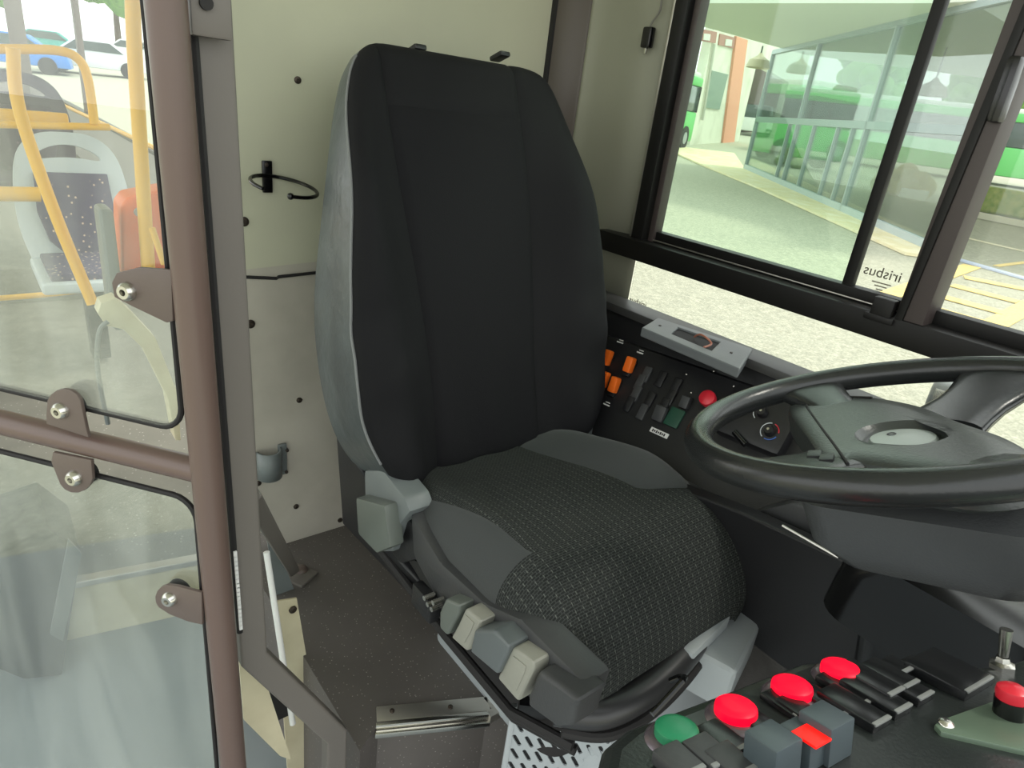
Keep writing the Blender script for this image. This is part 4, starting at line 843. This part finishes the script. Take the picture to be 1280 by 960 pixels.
# dark foot box by the passenger step
fb = thing('floor_locker', 'dark grey wedge shaped locker on the passenger floor at the lower left', 'locker', (-1.9, -0.15, ZF))
b = MB(); b.prism([P(-20, 690, x=-1.75), P(60, 660, x=-1.75), P(102, 690, x=-1.75), P(78, 845, x=-1.62), P(30, 850, x=-1.62), P(-20, 830, x=-1.62)], (-0.25, 0, 0), bev=0.008); b.build('locker_body', M_greyd, fb)
b = MB(); b.prism([P(85, 672, x=-1.72), P(102, 690, x=-1.72), P(78, 800, x=-1.61), P(62, 790, x=-1.61)], (0.01, 0, 0), bev=0.003); b.build('locker_edge', M_greyp, fb)
# left bus side behind cab: sill wall, window posts
b = MB(); b.box((-8.8, 1.28, 0.42), (14.6, 0.05, 0.62)); struct(b.build('wall_left.002', mat('bus_side_grey', rgb(170, 165, 160), 0.6), smooth=False), 'lower side wall of the passenger area')
b = MB(); b.box((-8.8, 1.26, 0.755), (14.6, 0.08, 0.035), bev=0.008); struct(b.build('trim_5', M_pillar), 'dark sill below passenger windows')
for i, x in enumerate((-1.55, -5.2, -9.5)):
    b = MB(); b.box((x, 1.28, 1.6), (0.14, 0.06, 1.7), bev=0.01); struct(b.build('trim_%d' % (6 + i), mat('bus_post', rgb(120, 110, 106), 0.5)), 'window post of the passenger side')
b = MB(); b.box((-15.9, 0, 0.5), (0.06, 2.6, 0.75)); struct(b.build('wall_back', mat('bus_side_grey', rgb(170, 165, 160), 0.6), smooth=False), 'low rear wall of the bus')
for i, y in enumerate((-1.2, 0.30, 1.2)):
    b = MB(); b.box((-15.9, y, 1.6), (0.06, 0.26, 1.5), bev=0.01); struct(b.build('trim_%d' % (12 + i), mat('bus_post', rgb(120, 110, 106), 0.5)), 'rear window post')

# ================================================================== OUTSIDE
gN = V3((0.037 * 0.6, -0.037 * 0.8, 1)); gC = V3((0, 0, -0.6))
def G(u, v, up=0.0): return PL(u, v, gC + V3((0, 0, up)), gN)
def gz(x, y): return -0.6 - 0.0222 * x + 0.0296 * y
def gp3(x, y, h=0.0): return V3((x, y, gz(x, y) + h))
M_asph = mat('light_asphalt', rgb(172, 172, 152), 0.9, var=(14, rgb(196, 194, 172), 0.35, 0.7))
t = M_asph.node_tree; ramp = [n for n in t.nodes if n.type == 'VALTORGB'][0]; vor = t.nodes.new('ShaderNodeTexNoise'); vor.inputs['Scale'].default_value = 45; vor.inputs['Detail'].default_value = 2
tcn = t.nodes.new('ShaderNodeTexCoord'); t.links.new(tcn.outputs['Object'], vor.inputs['Vector']); mxx = t.nodes.new('ShaderNodeMix'); mxx.data_type = 'RGBA'; mxx.blend_type = 'MULTIPLY'; mxx.inputs[0].default_value = 0.6
rm = t.nodes.new('ShaderNodeValToRGB'); rm.color_ramp.elements[0].position = 0.38; rm.color_ramp.elements[1].position = 0.6; rm.color_ramp.elements[0].color = (0.55, 0.55, 0.5, 1)
t.links.new(vor.outputs['Fac'], rm.inputs[0]); t.links.new(ramp.outputs[0], mxx.inputs[6]); t.links.new(rm.outputs[0], mxx.inputs[7]); t.links.new(mxx.outputs[2], t.nodes['Principled BSDF'].inputs['Base Color'])
b = MB(); b.prism([gp3(-90, -60), gp3(60, -60), gp3(60, 95), gp3(-90, 95)], (0, 0, -0.3)); struct(b.build('ground', M_asph, smooth=False), 'pale yard asphalt outside the bus')
def patch(pix, m, name, lab, h=0.012, pts=None):
    m_ = MB(); m_.prism(pts or [G(u, v) + V3((0, 0, 0.003)) for u, v in pix], (0, 0, h)); return struct(m_.build(name, m, smooth=False), lab)
M_pave = mat('sunlit_paving', rgb(226, 214, 170), 0.85, var=(3, rgb(236, 228, 196), 0.4, 0.7))  # sunlight on the pavement strip is put into this pale yellow colour
F0 = G(931, 213); F1 = G(1073, 277); F2 = F0 + (F1 - F0) * 2.6; fd = (F1 - F0); fd.z = 0; fd.normalize(); fn = V3((fd.y, -fd.x, 0))
if fn.dot(V3((0, 0, 0)) - F0) < 0: fn = -fn
def FP(s, off=0.0, h=0.0): p = F0 + fd * s + fn * off; return gp3(p.x, p.y, h)
def sat(u, v): # distance along the facade of a pixel
    q = PL(u, v, F0, fn); return (q - F0).dot(fd), q.z
Lf = sat(1182, 325)[0]
patch(None, M_pave, 'trim_20', 'pavement strip before the glass building with its sunlit tone in the colour', pts=[FP(-7, -1.5, 0.01), FP(0, 0, 0.01), FP(Lf, 0, 0.01), FP(Lf, 0.7, 0.01), FP(5, 1.1, 0.01), FP(0, 1.6, 0.01), FP(-7, 2.0, 0.01)], h=0.05)
M_ypaint = mat('yellow_paint', rgb(244, 216, 140), 0.8, var=(20, rgb(222, 196, 120), 0.45, 0.75))
# yellow hatching
def line(a, c, w, nm='hatch_line', h=0.01):
    p, q = G(*a), G(*c); s = (q - p).normalized().cross(V3((0, 0, 1))) * w / 2; m_ = MB(); m_.prism([p + s + V3((0, 0, .004)), q + s + V3((0, 0, .004)), q - s + V3((0, 0, .004)), p - s + V3((0, 0, .004))], (0, 0, h)); return m_
road = thing('road_marking', 'yellow hatched parking marking painted on the yard', 'road marking', tuple(G(1220, 390)))
for a, c in (((1075, 382), (1215, 333)), ((1195, 432), (1300, 375))): line(a, c, 0.26).build('border_line', M_ypaint, road, smooth=False)
for a, c in (((1205, 347), (1290, 364)), ((1190, 357), (1272, 378)), ((1180, 372), (1255, 392)), ((1172, 388), (1232, 405)), ((1160, 405), (1205, 420))): line(a, c, 0.30).build('hatch_line', M_ypaint, road, smooth=False)
line((1245, 333), (1300, 326), 0.1).build('hatch_line', M_ypaint, road, smooth=False)
# glass building
M_mull = mat('grey_mullion', rgb(150, 165, 165), 0.35, metal=0.4); M_soff = mat('pale_soffit', rgb(214, 220, 206), 0.7)
fac = thing('glass_building', 'glazed entrance building with grey frames and sliding doors under a pale canopy', 'building', tuple(F0))
H = 4.0
def vbar(s, w, d, nm='mullion', off=0.0, z1_=H, m=M_mull, z0=0.0):
    p = FP(s, off); m_ = MB(); m_.box(V3((p.x, p.y, (p.z + z0 + z1_) / 2)), (w, d, z1_ - p.z - z0), R=frameR(fd, (0, 0, 1))); return m_.build(nm, m, fac, smooth=False)
def sat(u, v): # distance along the facade of a pixel
    q = PL(u, v, F0, fn); return (q - F0).dot(fd), q.z
for (u, v) in ((931, 213), (977, 233), (1052, 265)): s_, z_ = sat(u, v); vbar(s_, 0.07, 0.12)
for (u, v) in ((968, 230), (995, 242), (1022, 250), (1038, 258)): s_, z_ = sat(u, v); vbar(s_, 0.06, 0.10, z1_=1.95)
for z_ in (H - 0.05, 1.95):
    p, q = FP(0), FP(Lf); m_ = MB(); m_.box(V3(((p.x + q.x) / 2, (p.y + q.y) / 2, z_)), (Lf, 0.12, 0.13 if z_ > 3 else 0.16), R=frameR(fd, (0, 0, 1))); m_.build('transom', M_mull, fac, smooth=False)
m_ = MB(); m_.prism([FP(0, 0.06, 0.0), FP(Lf, 0.06, 0), FP(Lf, 0.06, 0.20), FP(0, 0.06, 0.20)], -fn * 0.12); m_.build('bottom_rail', mat('rail_blue_grey', rgb(170, 184, 186), 0.4), fac, smooth=False)
m_ = MB(); m_.prism([FP(0, 0, 0.2), FP(Lf, 0, 0.2), V3((*FP(Lf).to_2d(), H)), V3((*FP(0).to_2d(), H))], -fn * 0.02); m_.build('glazing', G_fac, fac, smooth=False)
e0 = PL(867, 30, (0, 0, H), (0, 0, 1)); n0 = PL(868, 4, (0, 0, H), (0, 0, 1)); n1 = PL(1175, 4, (0, 0, H), (0, 0, 1)); n2 = PL(1330, -6, (0, 0, H), (0, 0, 1))
cf0 = V3((*FP(0).to_2d(), H)); cf1 = V3((*FP(Lf).to_2d(), H))
m_ = MB(); m_.prism([cf0 - fn * 1.0, e0, n0, n1, n2, cf1 + fn * 1.0, cf1 - fn * 10, cf0 - fn * 10], (0, 0, 0.35)); m_.build('canopy', M_soff, fac, smooth=False)
# lobby rear wall with a strip of windows
m_ = MB(); p, q = FP(6, -9), FP(Lf + 6, -9); m_.prism([V3((p.x, p.y, 0)), V3((q.x, q.y, 0)), V3((q.x, q.y, 1.9)), V3((p.x, p.y, 1.9))], -fn * 0.2); m_.build('lobby_wall', mat('lobby_wall', rgb(180, 176, 160), 0.8), fac, smooth=False)
for k in range(9):
    s_ = 6 + k * 2.0; p = FP(s_, -9); m_ = MB(); m_.box((p.x, p.y, 2.95), (0.12, 0.12, 2.1), R=frameR(fd, (0, 0, 1))); m_.build('lobby_mullion', M_mull, fac, smooth=False)
# pendant lamps
def lamp(u, v, d, label, sc=1.0):
    dr = ray(u, v); q = CAM + dr * d; t = thing('pendant_lamp', label, 'lamp', tuple(q), 'pendant lamps of the glass building')
    m_ = MB(); m_.lathe([(0.05, 0.42), (0.10, 0.34), (0.30, 0.22), (0.36, 0.05), (0.36, 0), (0.33, 0.02), (0.27, 0.18), (0.02, 0.3)], q, (0, 0, 1), n=28); m_.build('lamp_shade', mat('lamp_cream', rgb(190, 180, 150), 0.5), t)
    m_ = MB(); m_.cyl(q + V3((0, 0, 0.4)), (q.x, q.y, H), 0.025, n=8); m_.build('lamp_rod', M_greyd, t)
lamp(947, 85, 24.0, 'pendant lamp hanging before the orange pilaster'); lamp(1163, 120, 21.0, 'pendant lamp seen through the clear window pane')
# white building
wb0, wb1 = G(856, 182), G(905, 178); wd = (wb1 - wb0); wd.z = 0; wd.normalize(); wn = V3((wd.y, -wd.x, 0))
if wn.dot(-wb0) < 0: wn = -wn
wb = thing('white_building', 'weathered white building with an orange pilaster and a green shuttered window', 'building', tuple(wb0))
def WBp(u, v, off=0.0): return PL(u, v, wb0 + wn * off, wn)
def wpoly(pix, off, th, nm, m, par=wb):
    m_ = MB(); m_.prism([WBp(u, v, off) for u, v in pix], wn * th); return m_.build(nm, m, par, smooth=False)
M_wb = mat('weathered_white', rgb(226, 226, 210), 0.85, var=(0.8, rgb(200, 200, 182), 0.45, 0.75))
def ext(p, q, s): return p + (q - p) * s
wL = WBp(864, 170); 
m_ = MB(); tl = 9.0; r0 = WBp(922, 180); m_.prism([V3((wL.x, wL.y, 0)), V3((r0.x, r0.y, 0)), V3((r0.x, r0.y, tl)), V3((wL.x, wL.y, tl))], -wn * 0.4); m_.build('wall', M_wb, wb, smooth=False)
r1 = WBp(966, 180); r2 = r1 + wd * 6
m_ = MB(); m_.prism([V3((r0.x, r0.y, 5.2)), V3((r2.x, r2.y, 5.2)), V3((r2.x, r2.y, tl)), V3((r0.x, r0.y, tl))], -wn * 0.4); m_.build('wall_over_door', M_wb, wb, smooth=False)
m_ = MB(); m_.prism([V3((r1.x, r1.y, 0)), V3((r2.x, r2.y, 0)), V3((r2.x, r2.y, 5.2)), V3((r1.x, r1.y, 5.2))], -wn * 0.4); m_.build('wall', M_wb, wb, smooth=False)
wpoly([(905, 184), (966, 180), (980, 85), (920, 78)], -3.0, 0.1, 'garage_back', mat('garage_dark', rgb(96, 80, 72), 0.9))
wpoly([(901, 180), (915, 180), (932, 50), (918, 45)], 0.0, 0.12, 'pilaster', mat('salmon_paint', rgb(228, 160, 132), 0.85))
wpoly([(879, 134), (898, 137), (909, 93), (889, 88)], 0.0, 0.06, 'shuttered_window', mat('shutter_green', rgb(128, 148, 134), 0.6))
for pix in ([(868, 50), (893, 54), (895, 40), (870, 35)], [(897, 56), (918, 61), (921, 48), (899, 42)]):
    w_ = wpoly(pix, 0.0, 0.06, 'upper_window', mat('brick_red_glass', rgb(170, 120, 108), 0.6))
    cxp = sum(p[0] for p in pix) / 4; cyp_ = sum(p[1] for p in pix) / 4; wpoly([(cxp - 3, cyp_ + 5), (cxp + 5, cyp_ + 6), (cxp + 6, cyp_ - 2), (cxp - 2, cyp_ - 3)], 0.06, 0.03, 'pane', mat('pale_pane', rgb(215, 215, 205), 0.4), w_)
m_ = MB(); m_.cyl(WBp(878, 150, 0.1), WBp(893, 55, 0.1), 0.07, n=8); m_.build('drain_pipe', mat('pipe', rgb(190, 190, 178), 0.6), wb)
# buses
M_bg = mat('bus_green', rgb(96, 196, 100), 0.35); M_bw = mat('bus_white', rgb(225, 228, 220), 0.4); M_bglass = mat('bus_dark_glass', rgb(70, 84, 80), 0.12); M_tyre = mat('tyre', rgb(40, 38, 38), 0.8)
def make_bus(L, label, loc, ang):
    R = rotz(ang); base = V3(loc); t = thing('green_bus', label, 'bus', tuple(base), 'parked green buses')
    def bx(c, s, nm, m, bev=0.05, par=t): m_ = MB(); m_.box(base + R @ V3(c), s, R=R, bev=bev); return m_.build(nm, m, par)
    bx((0, 0, 0.95), (L, 2.5, 1.2), 'lower_body', M_bg, 0.12); bx((0, 0, 2.05), (L - 0.1, 2.42, 1.0), 'glazing', M_bglass, 0.08); bx((0, 0, 2.72), (L, 2.5, 0.36), 'green_band', M_bg, 0.1); bx((0, 0, 2.98), (L - 0.3, 2.3, 0.22), 'roof', M_bw, 0.09)
    n = max(2, int(L / 1.9))
    for k in range(n + 1): bx((-L / 2 + 0.1 + k * (L - 0.2) / n, 0, 2.05), (0.09, 2.5, 1.0), 'window_post', M_tyre, 0.01)
    for sx_ in (-L * 0.30, L * 0.28):
        for sy_ in (-1, 1):
            c = base + R @ V3((sx_, sy_ * 1.15, 0.48)); ax_ = R @ V3((0, 1, 0)); m_ = MB(); m_.cyl(c - ax_ * 0.14, c + ax_ * 0.14, 0.48, n=28); wh = m_.build('wheel', M_tyre, t)
            m_ = MB(); m_.cyl(c - ax_ * 0.15, c + ax_ * 0.15, 0.24, n=20); m_.build('hub', M_light, wh)
    return t
va = math.atan2(0.40, 0.91)
q = PL(1090, 215, gC, gN); 
def far(u, d): # ground point at distance d below pixel column u on the horizon
    r = ray(u, 51 + 0.13 * u); return gp3(r.x * d, r.y * d)
make_bus(15, 'long green and white bus behind the glazed entrance, modelled in place of its reflection', far(1178, 38), va)  # solid bus set behind the glazing for the one mirrored in it
make_bus(5, 'green bus parked beyond the left end of the white building', far(808, 30), va + 1.5)
# dark van in the garage
q = WBp(941, 176, -1.2); q = gp3(q.x, q.y); van = thing('dark_van', 'dark van parked in the garage opening of the white building', 'van', tuple(q))
R = frameR(wd, (0, 0, 1))
for (c, s, nm, m, bv) in (((0, 0, 0.75), (2.2, 1.8, 0.9), 'van_body', M_bw, 0.12), ((0, 0, 1.6), (2.0, 1.8, 0.95), 'cabin', M_bglass, 0.25), ((0, -0.95, 0.5), (2.0, 0.1, 0.15), 'bumper', M_greyd, 0.03)):
    m_ = MB(); m_.box(q + R @ V3(c), s, R=R, bev=bv); m_.build(nm, m, van)
for s_ in (-0.85, 0.85):
    c = q + R @ V3((s_, -0.6, 0.33)); m_ = MB(); m_.cyl(c - R @ V3((0.12, 0, 0)), c + R @ V3((0.12, 0, 0)), 0.33); m_.build('wheel', M_tyre, van)
# kerbs and hedge at right
b = line((1215, 271), (1310, 290), 0.35, h=0.14); struct(b.build('trim_21', mat('kerb_pale', rgb(222, 216, 196), 0.8), smooth=False), 'pale kerb at the far side of the yard')
b = line((1190, 294), (1310, 322), 0.10, h=0.02); struct(b.build('trim_22', mat('line_pale', rgb(236, 226, 196), 0.8), smooth=False), 'pale painted line on the road')
b = line((1185, 322), (1310, 358), 0.16, h=0.03); struct(b.build('trim_23', mat('line_blue', rgb(196, 206, 226), 0.7), smooth=False), 'pale blue edge line')
p0, p1 = G(1215, 262), G(1330, 284); m_ = MB(); dh = (p1 - p0).normalized(); m_.box((p0 + p1) / 2 + V3((0, 0, 0.35)), ((p1 - p0).length, 0.8, 0.7), R=frameR(dh, (0, 0, 1)), bev=0.15, seg=3)
o_ = m_.build('hedge', mat('hedge_olive', rgb(170, 176, 90), 0.95, var=(6, rgb(120, 150, 60), 0.35, 0.7), bump=(9, 1.0))); tag(o_, 'low olive green hedge along the far kerb', 'hedge')
# bushes behind the glass
def bush(u, v, s, label, col, name='planter_bush'):
    q = G(u, v); m_ = MB(); rnd = random.Random(u)
    for k in range(14): m_.sphere(q + V3((rnd.uniform(-s, s), rnd.uniform(-s, s) * 0.5, rnd.uniform(0.2, 0.9) * s)), s * rnd.uniform(0.3, 0.5), n=8)
    t = thing(name, label, 'bush', tuple(q)); m_.build('foliage', col, t)
    m_ = MB(); m_.box(q + V3((0, 0, 0.12)), (s * 1.6, s * 0.9, 0.3), R=frameR(fd, (0, 0, 1)), bev=0.04); m_.build('planter', M_bw, t)
bush(1132, 246, 0.75, 'yellowish bush in a planter behind the glazed front', mat('straw_leaf', rgb(206, 190, 130), 0.9, var=(5, rgb(170, 160, 96), 0.4, 0.7)))
bush(985, 208, 0.55, 'small yellow green bush behind the left facade panes', mat('lime_leaf', rgb(150, 176, 100), 0.9, var=(5, rgb(110, 140, 70), 0.4, 0.7)))
# cars and trees far left behind the bus
def car(u, d, col, label, ang):
    q = far(u, d); t = thing('parked_car', label, 'car', tuple(q), 'cars parked across the yard'); R = rotz(ang)
    m_ = MB(); m_.prism([q + R @ V3((x, -0.85, z)) for x, z in ((-2.1, 0.3), (-2.1, 0.8), (-1.3, 0.95), (-0.7, 1.4), (0.7, 1.42), (1.3, 0.98), (2.0, 0.85), (2.1, 0.3))], R @ V3((0, 1.7, 0)), bev=0.06); m_.build('car_body', col, t)
    m_ = MB(); m_.prism([q + R @ V3((x, -0.87, z)) for x, z in ((-1.15, 0.97), (-0.65, 1.34), (0.65, 1.35), (1.15, 0.98))], R @ V3((0, 1.74, 0))); m_.build('side_windows', M_bglass, t, smooth=False)
    for sx_ in (-1.3, 1.3):
        c = q + R @ V3((sx_, 0, 0.33)); a_ = R @ V3((0, 0.88, 0)); m_ = MB(); m_.cyl(c - a_, c + a_, 0.33, n=24); m_.build('wheel_pair', M_tyre, t)
la = math.atan2(1.05, 0.2)
for (u, d, c, lab) in ((10, 36, mat('car_blue', rgb(60, 130, 210), 0.3), 'blue car seen at the upper left through the bus windows'), (58, 52, mat('car_teal', rgb(60, 160, 150), 0.3), 'teal car between the blue and the white car'), (118, 38, mat('car_white', rgb(220, 225, 226), 0.3), 'white car beside the far window post'), (168, 52, mat('car_white', rgb(220, 225, 226), 0.3), 'white car seen between the yellow poles')):
    car(u, d, c, lab, la)
def tree(u, d, s, label):
    q = far(u, d); t = thing('tree', label, 'tree', tuple(q), 'trees beyond the yard'); rnd = random.Random(int(u * 7 + d))
    m_ = MB(); m_.tube([q, q + V3((0.1, 0, s * 0.5)), q + V3((0, 0.1, s))], [0.25, 0.18, 0.1], n=10); m_.build('trunk', mat('bark', rgb(96, 80, 64), 0.9), t)
    m_ = MB()
    for k in range(40):
        a = rnd.uniform(0, 2 * pi); r_ = s * 0.55 * math.sqrt(rnd.random()); m_.sphere(q + V3((r_ * math.cos(a), r_ * math.sin(a), s * rnd.uniform(0.6, 1.35))), s * rnd.uniform(0.12, 0.24), n=6)
    m_.build('crown', mat('leaf_green', rgb(120, 170, 70), 0.9, var=(2, rgb(70, 120, 40), 0.35, 0.7), bump=(4, 1.0)), t)
for (u, d, s, lab) in ((150, 62, 6, 'bright green tree beyond the yellow poles'), (20, 70, 6, 'tree behind the parked cars'), (1060, 82, 6, 'tree rising behind the glazed building'), (1210, 72, 6, 'tree behind the clear window pane')): tree(u, d, s, lab)
